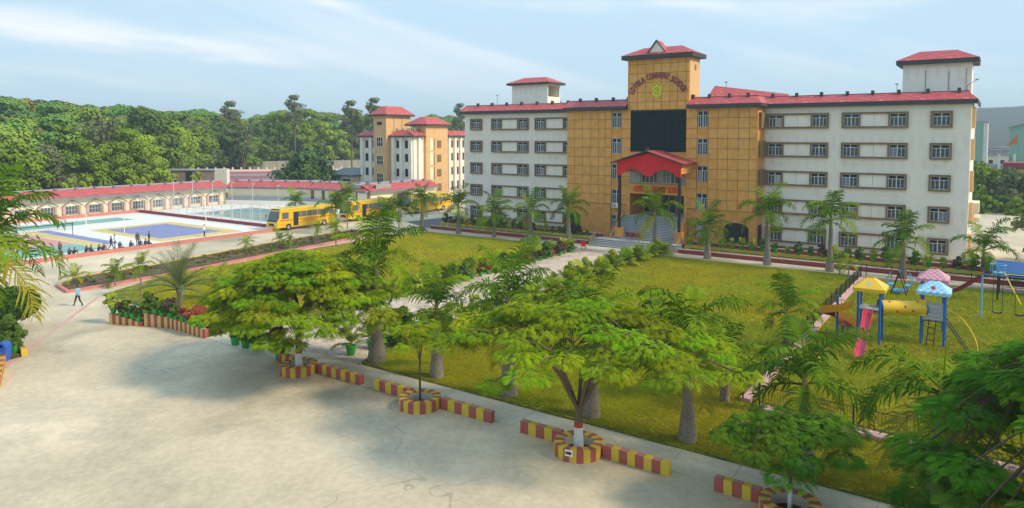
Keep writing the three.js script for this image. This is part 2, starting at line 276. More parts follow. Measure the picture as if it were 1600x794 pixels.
function wingWindows(groups) {
  for (const [x0, x1, dbl, p0, p1] of groups) for (let r = 0; r < 5; r++) {
    const y0 = ROW(r) - 0.03, y1 = y0 + 1.8, t = 0.2, zf = ZW + 0.34, zb = ZW + 0.02;
    part('wall_panel', bx(p0 + 0.05, p1 - 0.05, Math.max(0.62, r * 3.452 + 0.42), r * 3.452 + 3.56 - (r === 4 ? 0.05 : 0), ZW + 0.045, ZW - 0.05), mat.white, B);
    if (!dbl) { part('window_surround', frameBars(x0, x1, y0, y1, zf, zb, t), mat.surround, B); window_((x0 + x1) / 2, y0 + t, ZW + 0.12, +(x1 - x0 - 2 * t).toFixed(2), 1.4); continue; }
    const ww = 1.6;
    part('window_surround', frameBars(x0, x1, y0, y1, zf, zb, t, [bx(x0 + t + ww, x0 + t + ww + 0.16, y0 + t, y1 - t, zf - 0.004, zb), bx(x1 - t - ww - 0.16, x1 - t - ww, y0 + t, y1 - t, zf - 0.004, zb)]), mat.surround, B);
    for (const xm of [x0 + t + ww / 2, x1 - t - ww / 2]) window_(xm, y0 + t, ZW + 0.12, ww, 1.4);
    const a = x0 + t + ww + 0.16, b = x1 - t - ww - 0.16, m = (a + b) / 2;
    part('wall_panel', bx(a, m - 0.02, y0 + t, y1 - t, ZW + 0.16, ZW + 0.02), mat.white, B); part('wall_panel', bx(m + 0.02, b, y0 + t, y1 - t, ZW + 0.16, ZW + 0.02), mat.white, B);
  }
}
wingWindows([[-69.3, -67.05, 0, -70.5, -66.15], [-65.15, -58.3, 1, -66.05, -57.75], [-57.1, -50.25, 1, -57.65, -49.9], [-23.3, -16.35, 1, -23.65, -15.7], [-14.95, -8.2, 1, -15.6, -7.2], [-6.1, -4.05, 0, -7.1, -2.75]]);
for (let r = 0; r < 5; r++) for (const [a, b] of [[-70.5, -66.1], [-66, -57.7], [-57.6, -49.9], [-23.6, -15.65], [-15.55, -7.15], [-7.05, -2.7]]) if (r) part('string_course', bx(a, b, r * 3.452 + 0.15, r * 3.452 + 0.36, ZW + 0.035, ZW - 0.05), mat.white, B);

// cladding panels of the central block
const pr_ = rng(17);
function clad(xs, ys, z, skip) {
  for (let i = 0; i + 1 < xs.length; i++) for (let j = 0; j + 1 < ys.length; j++) { if (skip && skip(i, j)) continue; part('cladding_panel', bx(xs[i] + 0.025, xs[i + 1] - 0.025, ys[j] + 0.025, ys[j + 1] - 0.025, z + 0.012 * pr_(), z - 0.1), mat.tan[Math.floor(pr_() * 3)], B); }
}
const ys = []; for (let i = 0; i <= 10; i++) ys.push(4.75 + 1.27 * i);
part('backing', [bx(-49.88, -42.96, 4.7, 17.4, ZB - 0.06, ZB - 0.13), bx(-41.5, -40.2, 4.7, 17.4, ZB - 0.06, ZB - 0.13), bx(-32.6, -31.1, 4.7, 17.4, ZB - 0.06, ZB - 0.13), bx(-29.68, -23.72, 4.7, 17.4, ZB - 0.06, ZB - 0.13), bx(-40.64, -32.26, 17.3, 23.9, ZB - 0.06, ZB - 0.13)], mat.darkJoint, B);
clad([-49.9, -48.7, -47.45, -46.2, -44.95, -43.95, -42.98], ys, ZB); clad([-41.5, -40.2], ys, ZB); clad([-32.55, -31.1], ys, ZB); clad([-29.68, -28.47, -27.24, -25.94, -24.63, -23.72], ys, ZB);
clad([-40.67, -40.39, -39.25, -38.14, -37.02, -35.91, -34.78, -33.74, -32.64, -32.23], [17.35, 18.4, 19.65, 20.9, 22.1, 23.3, 23.95], ZB + 0.01);
// window bays beside the tower
for (const [a, b] of [[-42.96, -41.5], [-31.1, -29.68]]) for (let r = 0; r < 5; r++) {
  const y0 = ROW(r) + 0.15, h = 2.05;
  window_((a + b) / 2, y0, ZB - 0.02 - 0.06, 1.3, h);
  part('spandrel', bx(a + 0.03, b - 0.03, y0 - 0.75, y0 - 0.04, ZB - 0.03, ZB - 0.14), mat.tanWall, B);
  if (r) part('cladding_panel', bx(a + 0.02, b - 0.02, y0 - 1.35, y0 - 0.78, ZB + 0.01, ZB - 0.14), mat.tan[1], B);
  part('bay_jamb', [bx(a, a + 0.06, y0, y0 + h, ZB - 0.02, ZB - 0.14), bx(b - 0.06, b, y0, y0 + h, ZB - 0.02, ZB - 0.14)], mat.darkJoint, B);
}
// lower smooth tan wall, arched passages at both ends
function archWall(x0, x1, ax, aw, z) {
  const s = new THREE.Shape([[x0, 0], [x1, 0], [x1, 4.7], [x0, 4.7]].map(p => new THREE.Vector2(...p)));
  const h = new THREE.Path(); h.moveTo(ax - aw, 0.05); h.lineTo(ax - aw, 2.6); h.absellipse(ax, 2.6, aw, 0.75, Math.PI, 0, true); h.lineTo(ax + aw, 0.05); h.lineTo(ax - aw, 0.05); s.holes.push(h);
  part('arched_wall', metric(new THREE.ExtrudeGeometry(s, { depth: 0.3, bevelEnabled: false }).translate(0, 0, z - 0.11)), mat.tanWall, B);
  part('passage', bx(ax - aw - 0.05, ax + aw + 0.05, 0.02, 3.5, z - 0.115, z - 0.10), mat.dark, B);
}
archWall(-49.92, -43.0, -48.5, 0.85, ZB); archWall(-29.66, -23.66, -26.0, 1.55, ZB);
// the little side arch and shutters on the block's right flank
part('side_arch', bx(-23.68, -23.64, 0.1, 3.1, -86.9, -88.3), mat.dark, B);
for (let r = 1; r < 5; r++) { part('side_shutter', frameBars(-23.7, -23.35, ROW(r), ROW(r) + 1.9, -86.5, -88.6, 0.15, [bx(-23.68, -23.5, ROW(r) + 0.1, ROW(r) + 1.8, -86.7, -88.4)]), mat.surround, B); }
// dark glass wall on the tower
part('glass_frame', bx(-40.2, -32.5, 11.9, 17.3, ZB - 0.02, ZB - 0.13), mat.dark, B);
for (let i = 0; i < 8; i++) for (let j = 0; j < 5; j++) part('glass_pane', bx(-40.14 + i * 0.956, -40.14 + i * 0.956 + 0.93, 11.94 + j * 1.05, 11.94 + j * 1.05 + 1.02, ZB + 0.02, ZB - 0.05), mat.wallGlass, B);
part('band', [bx(-40.2, -32.55, 10.3, 11.86, ZB + 0.03, ZB - 0.13)], mat.tanWall, B);
// entrance recess, windows over it, name band
part('recess_wall', [bx(-40.2, -32.55, 7.75, 10.28, ZB - 0.02, ZB - 0.14), bx(-39.2, -38.7, 7.8, 10.2, ZB + 0.12, ZB), bx(-36.1, -35.6, 7.8, 10.2, ZB + 0.12, ZB), bx(-33.4, -33.0, 7.8, 10.2, ZB + 0.12, ZB)], mat.grey, B);
for (const x of [-37.4, -34.5]) window_(x, 7.85, ZB + 0.06, 2.2, 2.2);
part('name_band', bx(-40.4, -32.45, 6.35, 7.65, ZB + 0.14, ZB - 0.13), mat.tan[0], B);
part('entrance_floor', bx(-40.5, -32.4, 3.3, 3.42, -85.6, -90.4), mat.stepFace, B);
for (const x of [-39, -36.45, -33.9]) { const d = part('entrance_door', frameBars(x - 1.1, x + 1.1, 3.44, 6.2, -90.2, -90.3, 0.1, [bx(x - 0.05, x + 0.05, 3.54, 6.1, -90.21, -90.29)]), mat.alu, B); part('pane', bx(x - 1, x + 1, 3.54, 6.1, -90.24, -90.28), mat.glass, d); }
part('doorway_frame', [bx(-40.6, -40.2, 3.42, 6.35, ZB + 0.06, ZB - 0.13), bx(-32.7, -32.3, 3.42, 6.35, ZB + 0.06, ZB - 0.13)], mat.tan[1], B);
// ---- roofs ----
function slope(a, b, c, d) {                               // a-b eave, d-c ridge; uv along the eave and up the slope
  const A = V(...a), Bv = V(...b), Cc = V(...c), D = V(...d), e = Bv.clone().sub(A).normalize(), n = e.clone().cross(D.clone().sub(A)).normalize(), up = n.clone().cross(e);
  const g = new THREE.BufferGeometry(), p = [A, Bv, Cc, D]; g.setAttribute('position', new THREE.Float32BufferAttribute(p.flatMap(q => q.toArray()), 3));
  g.setAttribute('uv', new THREE.Float32BufferAttribute(p.flatMap(q => { const r = q.clone().sub(A); return [r.dot(e), r.dot(up)]; }), 2)); g.setIndex([0, 1, 2, 0, 2, 3]); g.computeVertexNormals(); return g.toNonIndexed();
}
function mansard(x0, x1, zf, xs, right, parent, y = 17.42) {
  const e = 0.72, b = 1.0, yt = y + 1.35, xr = right ? x1 + 0.55 : x1;
  part('fascia', [bx(x0, xr, y, y + 0.42, zf + e - 0.12, zf + e), bx(x0, xr, y - 0.02, y + 0.08, zf - 0.2, zf + e - 0.13), right ? bx(xr - 0.12, xr, y, y + 0.42, zf + e - 0.125, -103) : null], mat.slate, parent);
  part('roof_slope', [slope([x0, y + 0.43, zf + e + 0.03], [xr + (right ? 0.03 : 0), y + 0.43, zf + e + 0.03], [right ? x1 - 0.4 : x1, yt, zf - b], [x0, yt, zf - b]), right ? slope([xr + 0.03, y + 0.43, zf + e + 0.03], [xr + 0.03, y + 0.43, -103], [x1 - 0.4, yt, -103], [x1 - 0.4, yt, zf - b]) : null], mat.tile, parent);
  part('parapet', [bx(x0, x1 - 0.3, y - 0.2, yt + 0.08, zf - b - 0.02, zf - b - 0.3), right ? bx(x1 - 0.7, x1 - 0.42, y - 0.2, yt + 0.08, zf - b - 0.3, -102.9) : null], mat.slate, parent);
  for (const x of xs) part('roof_post', bx(x - 0.16, x + 0.16, yt - 0.55, yt + 0.38, zf - b + 0.32, zf - b - 0.1), mat.slate, parent);
}
mansard(-71.2, -49.6, ZW, [-68.6, -65.8, -63, -60.2, -57.4, -54.7, -52], 0, B); mansard(-24.2, -2.4, ZW, [-23, -20.2, -17.4, -14.6, -11.95, -9.3, -6.5, -3.6], 1, B);
mansard(-50.2, -40.6, ZB, [-48.3, -45.8, -43.2, -41.0], 0, B, 17.46); mansard(-32.3, -23.7, ZB, [-32.0, -29.9, -27.4, -25.1], 1, B, 17.46);
part('roof_slab', [bx(-70.6, -2.5, 17.4, 17.95, -90.4, -103)], mat.grey, B);
part('rear_roof', [slope([-33, 18.0, -93], [-22, 17.9, -93], [-23, 19.5, -98], [-33, 21, -98])], mat.tile, B);
function hip(parent, x0, x1, z0, z1, y, h, ins, fh = 0.45, nm = 'hip_roof', m = mat.tile, ov = 0.7) {
  const a = x0 - ov, b = x1 + ov, c = z0 + ov, d = z1 - ov, r0 = a + ins, r1 = b - ins, zm = (c + d) / 2, zi = Math.min(Math.abs(c - d) / 2 - 0.05, ins), f = c - zi, k = d + zi, y0 = y + fh, yt = y0 + h;
  part('fascia', [bx(a + 0.05, b - 0.05, y, y0, d + 0.05, c - 0.05)], mat.slate, parent);
  part(nm, [slope([a, y0 + 0.01, c], [b, y0 + 0.01, c], [r1, yt, f], [r0, yt, f]), slope([b, y0 + 0.01, c], [b, y0 + 0.01, d], [r1, yt, k], [r1, yt, f]), slope([b, y0 + 0.01, d], [a, y0 + 0.01, d], [r0, yt, k], [r1, yt, k]), slope([a, y0 + 0.01, d], [a, y0 + 0.01, c], [r0, yt, f], [r0, yt, k]), slope([r0, yt, f], [r1, yt, f], [r1, yt, k], [r0, yt, k])], m, parent);
}
// entrance tower
part('tower_wall', bx(-40.67, -32.23, 17.3, 23.95, ZB - 0.12, -89.7), mat.peach, B);
part('tower_side', bx(-32.26, -32.2, 17.9, 23.9, ZB - 0.16, -89.66), mat.peach, B);
part('tower_vent', bx(-32.21, -32.15, 22.4, 23.1, -87.8, -88.3), mat.surround, B);
hip(B, -40.67, -32.23, ZB, -89.7, 23.95, 1.15, 2.3, 0.5);
{ const s = new THREE.Shape([new THREE.Vector2(-1.15, 0), new THREE.Vector2(1.15, 0), new THREE.Vector2(0, 1.45)]);
  part('pediment', new THREE.ExtrudeGeometry(s, { depth: 1.2, bevelEnabled: false }).translate(-36.6, 24.75, ZB - 1.15), mat.white, B);
  part('pediment_roof', [slope([-37.95, 24.6, ZB + 0.22], [-37.95, 24.6, ZB - 1.6], [-36.6, 26.32, ZB - 1.6], [-36.6, 26.32, ZB + 0.22]), slope([-35.25, 24.6, ZB - 1.6], [-35.25, 24.6, ZB + 0.22], [-36.6, 26.32, ZB + 0.22], [-36.6, 26.32, ZB - 1.6])], mat.tile, B);
  part('pediment_trim', [bar([-37.95, 24.56, ZB + 0.2], [-36.6, 26.28, ZB + 0.2], 0.08), bar([-35.25, 24.56, ZB + 0.2], [-36.6, 26.28, ZB + 0.2], 0.08)], mat.slate, B); }
// rooftop cabins
part('cabin_wall', bx(-9.3, -2.6, 17.9, 22.1, -93, -98), mat.white, B); part('cabin_panel', [bx(-8.8, -3.3, 18.9, 21.7, -92.96, -93.02)], mat.white, B);
hip(B, -9.3, -2.6, -93, -98, 22.1, 1.15, 2.2, 0.45, 'hip_roof');
part('drain_pipe', [bar([-7.0, 18.9, -92.9], [-7.0, 21.4, -92.9], 0.035), bar([-4.75, 18.9, -92.9], [-4.75, 21.2, -92.9], 0.035), bar([-3.1, 19, -92.9], [-3.1, 21.5, -92.9], 0.03)], mat.greyTrim, B);
part('cabin_wall', [bx(-64.5, -57.8, 17.9, 22.0, -93.5, -93.7), bx(-64.5, -57.8, 17.9, 22.0, -97.1, -97.3), bx(-64.5, -64.3, 17.9, 22, -93.7, -97.1), bx(-58, -57.8, 17.9, 20.1, -93.7, -97.1), bx(-58, -57.8, 21.85, 22, -93.7, -97.1), bx(-64.3, -58, 19.9, 20.1, -93.7, -97.1)], mat.white, B);
hip(B, -64.5, -57.8, -93.5, -97.3, 22.0, 0.95, 2.1, 0.3);
for (const [x, z, h] of [[-9.8, -92.5, 1.5], [-28.5, -89, 2.3], [-66.3, -92, 2.0]]) part('roof_lamp', [bar([x, 18, z], [x, 18.4 + h, z], 0.03), bx(x - 0.2, x + 0.16, 18.4 + h, 18.5 + h, z - 0.1, z + 0.1)], mat.greyTrim, B);
part('roof_lamp', [bar([-2.9, 18.7, -90.4], [-2.9, 19.4, -90.4], 0.035), bar([-2.9, 19.4, -90.4], [-2.0, 20.0, -90.4], 0.03), bx(-2.2, -1.9, 19.95, 20.05, -90.5, -90.3)], mat.greyTrim, B);
// side of the right wing: frames and two balconies
for (let r = 0; r < 5; r++) part('side_window', bx(-2.42, -2.05, ROW(r) - 0.1, ROW(r) + 2.2, -90.6, -92), mat.peach, B);
part('balcony', bx(-2.45, -1.5, 5.4, 6.6, -92.6, -96), mat.cream, B); part('balcony_slab', bx(-2.45, -1.4, 4.5, 5.0, -92.4, -96.2), mat.cream, B);
// ---- canopy ----
{
  const cx = -35.85, w = 4.28, zf = -82, cp = part('entrance_canopy', bx(cx - w + 0.15, cx + w - 0.15, 10.1, 10.22, zf + 0.05, ZB + 0.02), mat.white, B);
  const s = new THREE.Shape(); s.moveTo(-w, 8.9); s.lineTo(-w, 10.72); s.lineTo(0, 11.8); s.lineTo(w, 10.72); s.lineTo(w, 8.9); s.lineTo(w - 0.55, 8.98); s.quadraticCurveTo(w - 1.2, 9.75, w / 2 - 0.1, 9.82); s.quadraticCurveTo(1.2, 9.8, 0.45, 8.95); s.lineTo(-0.45, 8.95); s.quadraticCurveTo(-1.2, 9.8, -w / 2 + 0.1, 9.82); s.quadraticCurveTo(-w + 1.2, 9.75, -w + 0.55, 8.98); s.lineTo(-w, 8.9);
  part('valance', metric(new THREE.ExtrudeGeometry(s, { depth: 0.22, bevelEnabled: false }).translate(cx, 0, zf)), mat.red, cp);
  part('side_beam', [bx(cx + w - 0.2, cx + w - 0.02, 9.3, 10.7, zf - 0.02, ZB + 0.03), bx(cx - w + 0.02, cx - w + 0.2, 9.3, 10.7, zf - 0.02, ZB + 0.03)], mat.tanWall, cp);
  part('canopy_roof', [slope([cx - w - 0.6, 10.62, zf + 0.7], [cx - w - 0.6, 10.62, ZB], [cx, 12.15, ZB], [cx, 12.15, zf + 0.7]), slope([cx + w + 0.6, 10.62, ZB], [cx + w + 0.6, 10.62, zf + 0.7], [cx, 12.15, zf + 0.7], [cx, 12.15, ZB]), slope([cx - w - 0.6, 10.5, zf + 0.69], [cx - w - 0.6, 10.5, ZB], [cx, 12.03, ZB], [cx, 12.03, zf + 0.69]), slope([cx + w + 0.6, 10.5, ZB], [cx + w + 0.6, 10.5, zf + 0.69], [cx, 12.03, zf + 0.69], [cx, 12.03, ZB])], mat.tile, cp);
  part('barge_board', [bar([cx - w - 0.6, 10.55, zf + 0.72], [cx, 12.08, zf + 0.72], 0.09), bar([cx + w + 0.6, 10.55, zf + 0.72], [cx, 12.08, zf + 0.72], 0.09), bx(cx - 0.15, cx + 0.15, 12.1, 12.5, zf + 0.3, zf + 0.6)], mat.slate, cp);
  for (const x of [cx - w + 0.25, cx + w - 0.25]) part('column', cyl(0.19, 0.19, 6.9, x, 2.2, zf - 0.15, 16), mat.ironBlack, cp);
  part('column_base', [bx(cx - w - 0.2, cx - w + 0.7, 0, 2.2, zf + 0.2, zf - 0.6), bx(cx + w - 0.7, cx + w + 0.2, 0, 2.2, zf + 0.2, zf - 0.6)], mat.tanWall, cp);
}
// ---- stairs ----
{
  const st = part('staircase', bx(-40.8, -32.2, 0, 0.78, -80.35, -82.6), mat.stepFace, B);
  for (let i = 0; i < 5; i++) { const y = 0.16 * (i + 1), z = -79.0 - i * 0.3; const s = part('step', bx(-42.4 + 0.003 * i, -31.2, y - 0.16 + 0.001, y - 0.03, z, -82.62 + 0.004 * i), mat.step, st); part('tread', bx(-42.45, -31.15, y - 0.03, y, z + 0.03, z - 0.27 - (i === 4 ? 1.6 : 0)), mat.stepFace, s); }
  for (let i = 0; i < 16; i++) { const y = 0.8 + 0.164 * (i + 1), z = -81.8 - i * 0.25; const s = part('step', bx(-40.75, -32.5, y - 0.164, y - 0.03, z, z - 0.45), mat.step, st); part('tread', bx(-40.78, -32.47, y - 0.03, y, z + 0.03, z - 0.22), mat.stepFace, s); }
  const sd = new THREE.Shape([[0, 0], [3.9, 0], [3.9, 3.4], [3.6, 3.55], [0, 1.0]].map(p => new THREE.Vector2(...p)));
  for (const x of [-41.1, -32.4]) part('stringer', metric(new THREE.ExtrudeGeometry(sd, { depth: 0.28, bevelEnabled: false }).rotateY(Math.PI / 2).translate(x, 0, -81.7)), mat.tanWall, st);
  for (const x of [-42.5, -41.0, -32.3, -31.1]) {
    const top = Math.abs(x + 36.6) > 5, a = top ? [x, 0.95, -79.1] : [x, 1.8, -81.7], b = top ? [x, 1.75, -80.6] : [x, 4.3, -85.4], rl = [tube([a, [x, (a[1] + b[1]) / 2, (a[2] + b[2]) / 2], b], 0.04), tube([[x, a[1] - 0.35, a[2]], [x, (a[1] + b[1]) / 2 - 0.35, (a[2] + b[2]) / 2], [x, b[1] - 0.35, b[2]]], 0.03)];
    for (let k = 0; k < 5; k++) { const t = k / 4, y = lerp(a[1], b[1], t); rl.push(bar([x, y - 0.95, lerp(a[2], b[2], t)], [x, y, lerp(a[2], b[2], t)], 0.03)); }
    part('handrail', rl, mat.steel, st);
  }
}
// ---- lettering and crest ----
{
  const font = await new FontLoader().loadAsync('fonts/droid/droid_sans_bold.typeface.json');
  const mkLetter = (ch, size, depth) => { const g = new TextGeometry(ch, { font, size, depth, curveSegments: 3, bevelEnabled: false }); g.computeBoundingBox(); const b = g.boundingBox; g.translate(-(b.min.x + b.max.x) / 2, 0, 0); return [g, b.max.x - b.min.x]; };
  const purple = M(0.26, 0.04, 0.075, { roughness: 0.5 }), signRed = M(0.75, 0.03, 0.015, { roughness: 0.5 });
  const arc = 'LOYOLA CONVENT SCHOOL', R = 3.95, ccx = -36.45, ccy = 17.45, half = 1.06; let W = 0; const ws = [...arc].map(c => c === ' ' ? 0.32 : mkLetter(c, 0.78, 0.1)[1] * 0.62 + 0.12); W = ws.reduce((a, b) => a + b, 0); let acc = 0;
  [...arc].forEach((c, i) => { const t = (acc + ws[i] / 2) / W; acc += ws[i]; if (c === ' ') return; const a = lerp(half, -half, t), [g] = mkLetter(c, 0.78, 0.1); const o = part('letter', g.scale(0.66, 1, 1), purple, B); o.position.set(ccx - Math.sin(a) * R, ccy + Math.cos(a) * R, ZB + 0.03); o.rotation.z = a; });
  const line = 'LOYOLA CONVENT SCHOOL'; let x = -39.55; const total = 6.7; const w2 = [...line].map(c => c === ' ' ? 0.3 : mkLetter(c, 0.72, 0.08)[1] + 0.09), k2 = total / w2.reduce((a, b) => a + b, 0);
  [...line].forEach((c, i) => { if (c !== ' ') { const [g] = mkLetter(c, 0.78, 0.08), o = part('letter', g.scale(k2, 1, 1), signRed, B); o.position.set(x + w2[i] * k2 / 2, 6.62, ZB + 0.15); } x += w2[i] * k2; });
  const yg = M(0.72, 0.62, 0.02, { roughness: 0.5 }), gr = M(0.32, 0.42, 0.03, { roughness: 0.5 }), cr = new THREE.Shape();
  cr.moveTo(0, -0.95); cr.quadraticCurveTo(0.62, -0.7, 0.58, -0.1); cr.lineTo(0.62, 0.45); cr.quadraticCurveTo(0.3, 0.62, 0, 0.9); cr.quadraticCurveTo(-0.3, 0.62, -0.62, 0.45); cr.lineTo(-0.58, -0.1); cr.quadraticCurveTo(-0.62, -0.7, 0, -0.95);
  const ce = part('crest', new THREE.ExtrudeGeometry(cr, { depth: 0.08, bevelEnabled: true, bevelSize: 0.03, bevelThickness: 0.03, bevelSegments: 1 }).translate(-36.5, 19.75, ZB + 0.04), yg, B);
  part('crest_detail', [new THREE.TorusGeometry(0.36, 0.045, 6, 24).translate(-36.5, 19.75, ZB + 0.16), new THREE.CircleGeometry(0.14, 16).translate(-36.5, 19.75, ZB + 0.165), bx(-36.95, -36.05, 19.05, 19.13, ZB + 0.14, ZB + 0.17), bx(-36.8, -36.2, 20.2, 20.27, ZB + 0.14, ZB + 0.17)], gr, ce);
  part('ribbon', tube([[-37.25, 20.2, ZB + 0.08], [-37.0, 20.6, ZB + 0.09], [-36.5, 20.78, ZB + 0.09], [-36.0, 20.6, ZB + 0.09], [-35.75, 20.2, ZB + 0.08]], 0.1, 5, 20), yg, ce);
}
// air conditioner
{ const a = thing('air_conditioner', 'white outdoor air conditioner unit in the window bay left of the entrance', 'air conditioner', [-42.2, 4.3, ZB + 0.32]); part('case', bx(-0.45, 0.45, 0, 0.65, -0.16, 0.16), mat.white, a); part('fan_grille', new THREE.TorusGeometry(0.2, 0.05, 6, 18).translate(-0.1, 0.32, 0.17), mat.dark, a); part('bracket', bx(-0.4, 0.4, -0.06, -0.005, -0.3, 0.14), mat.greyTrim, a); }
// terraces of red kerbs and the yellow plant ledge in front of the building
for (const [a, b, s] of [[-70, -43.2, 'left of the steps'], [-31, 24, 'right of the steps']]) {
  const w = thing('red_kerb_wall', `low dark red kerb wall nearest the lawn, ${s}`, 'kerb', [0, 0, 0]); part('wall', bx(a, b, 0, 0.46, -79.85, -80.1), mat.maroon, w); part('coping', bx(a, b, 0.46, 0.52, -79.8, -80.15), mat.walk, w);
  const l = thing('plant_ledge', `yellow plant ledge on short posts, ${s}`, 'ledge', [0, 0, 0]); part('slab', bx(a, b, 0.42, 0.72, -81.9, -82.5), M(0.70, 0.58, 0.07, { map: grain }), l); for (let x = a + 0.6; x < b; x += 1.7) part('post', bx(x - 0.13, x + 0.13, 0, 0.42, -82, -82.4), mat.stripeY, l);
  const r2 = thing('red_kerb_wall', `taller dark red kerb wall behind the yellow ledge, ${s}`, 'kerb', [0, 0, 0]); part('wall', bx(a, b, 0, 0.9, -83.9, -84.15), mat.maroon, r2); part('coping', bx(a, b, 0.9, 0.97, -83.85, -84.2), mat.walk, r2);
}
// ================= low building round the court and pool =================
const X0 = V(0, 0, 0);
function localBox(seg, s0, s1, y0, y1, o0, o1) {           // box along a wall line: s along it, o outwards
  const [ax, az, ux, uz] = seg, nx = -uz, nz = ux, g = new THREE.BoxGeometry(Math.abs(s1 - s0), y1 - y0, Math.abs(o1 - o0)); metric(g);
  const s = (s0 + s1) / 2, o = (o0 + o1) / 2; g.rotateY(-Math.atan2(uz, ux)).translate(ax + ux * s + nx * o, (y0 + y1) / 2, az + uz * s + nz * o); return g;
}
{
  const A = thing('low_building', 'low cream building with pink tiled eaves and gabled windows beside the court', 'building');
  const P = [[-129.5, 5], [-129.5, -85], [-113, -92.6], [-96.5, -92.6], [-96.5, -112]];
  const segs = []; for (let i = 0; i + 1 < P.length; i++) { const [a, b] = P[i], [c, d] = P[i + 1], L = Math.hypot(c - a, d - b); segs.push([a, b, (c - a) / L, (d - b) / L, L]); }
  // outward side is to the right of travel (towards the court / pool / camera)
  const pt = (s, t, y, o) => [s[0] + s[2] * t - s[3] * o, y, s[1] + s[3] * t + s[2] * o];
  segs.forEach((s, i) => {
    const L = s[4];
    part('wall', localBox(s, 0, L, 0, 3.7, -0.3 - i * 0.004, -6), mat.cream, A);
    part('fascia', localBox(s, -0.1, L + 0.1, 3.25, 3.6, 0.55, 0.7 + i * 0.004), mat.greyTrim, A);
    part('soffit', localBox(s, 0, L, 3.5, 3.58, 0.55, -0.3), mat.white, A);
    part('roof_slope', slope(pt(s, 0, 3.62 + i * 0.005, 0.75), pt(s, L, 3.62 + i * 0.005, 0.75), pt(s, L, 4.75 + i * 0.005, -2.0), pt(s, 0, 4.75 + i * 0.005, -2.0)), mat.tilePale, A);
    part('roof_top', localBox(s, 0, L, 3.72, 4.7 - i * 0.006, -2.02, -6), mat.grey, A);
    for (let t = 1.4; t < L - 0.5; t += i === 1 || i === 2 ? 2.7 : 3.2) { const p = part('roof_post', localBox([0, 0, s[2], s[3]], -0.18, 0.18, 0, 0.62, -0.25, 0.25), mat.greyTrim, A); const [x, , z] = pt(s, t, 0, -1.75); p.position.set(x, 4.45, z); }
  });
  // gabled windows along the court
  for (let z = -33.2; z > -84; z -= 3.76) {
    const w = part('window', [bx(-129.82, -129.7, 0.62, 2.02, z - 1.0, z - 0.94), bx(-129.82, -129.7, 0.62, 2.02, z + 0.94, z + 1.0), bx(-129.82, -129.7, 0.6, 0.66, z - 1, z + 1), bx(-129.82, -129.7, 1.98, 2.04, z - 1, z + 1), bx(-129.82, -129.71, 0.66, 1.98, z - 0.03, z + 0.03), bx(-129.82, -129.71, 0.66, 1.98, z - 0.5, z - 0.45), bx(-129.82, -129.71, 0.66, 1.98, z + 0.45, z + 0.5), bx(-129.8, -129.72, 1.3, 1.34, z - 1, z + 1)], mat.alu, A);
    part('pane', bx(-129.81, -129.76, 0.66, 1.98, z - 0.94, z + 0.94), M(0.10, 0.11, 0.12, { roughness: 0.2 }), w);
    part('pilaster', bx(-129.85, -129.5, 0, 2.05, z - 1.45, z - 1.12), mat.palePink, A); part('pilaster', bx(-129.85, -129.5, 0, 2.05, z + 1.12, z + 1.45), mat.palePink, A);
    part('gable', [bar([-129.35, 2.1, z - 1.65], [-129.35, 3.0, z], 0.1), bar([-129.35, 2.1, z + 1.65], [-129.35, 3.0, z], 0.1)], mat.greyTrim, A);
  }
  // verandah posts, balcony rail above the pool
  const s = segs[2]; for (let t = 0.4; t < s[4]; t += 3.2) part('pillar', localBox(s, t, t + 0.4, 0, 3.5, -0.28, 0.1), mat.surround, A);
  for (const sg of [segs[1], segs[2]]) { part('balustrade', localBox(sg, 0, sg[4], 0.9, 1.45, 0.35, 0.45), M(0.36, 0.39, 0.47, { map: grain }), A); part('balustrade_wall', localBox(sg, 0, sg[4], 0, 0.9, 0.25, 0.5), mat.white, A); }
  part('doorway', bx(-96.4, -96.2, 0, 2.7, -100.5, -104), mat.dark, A);
}
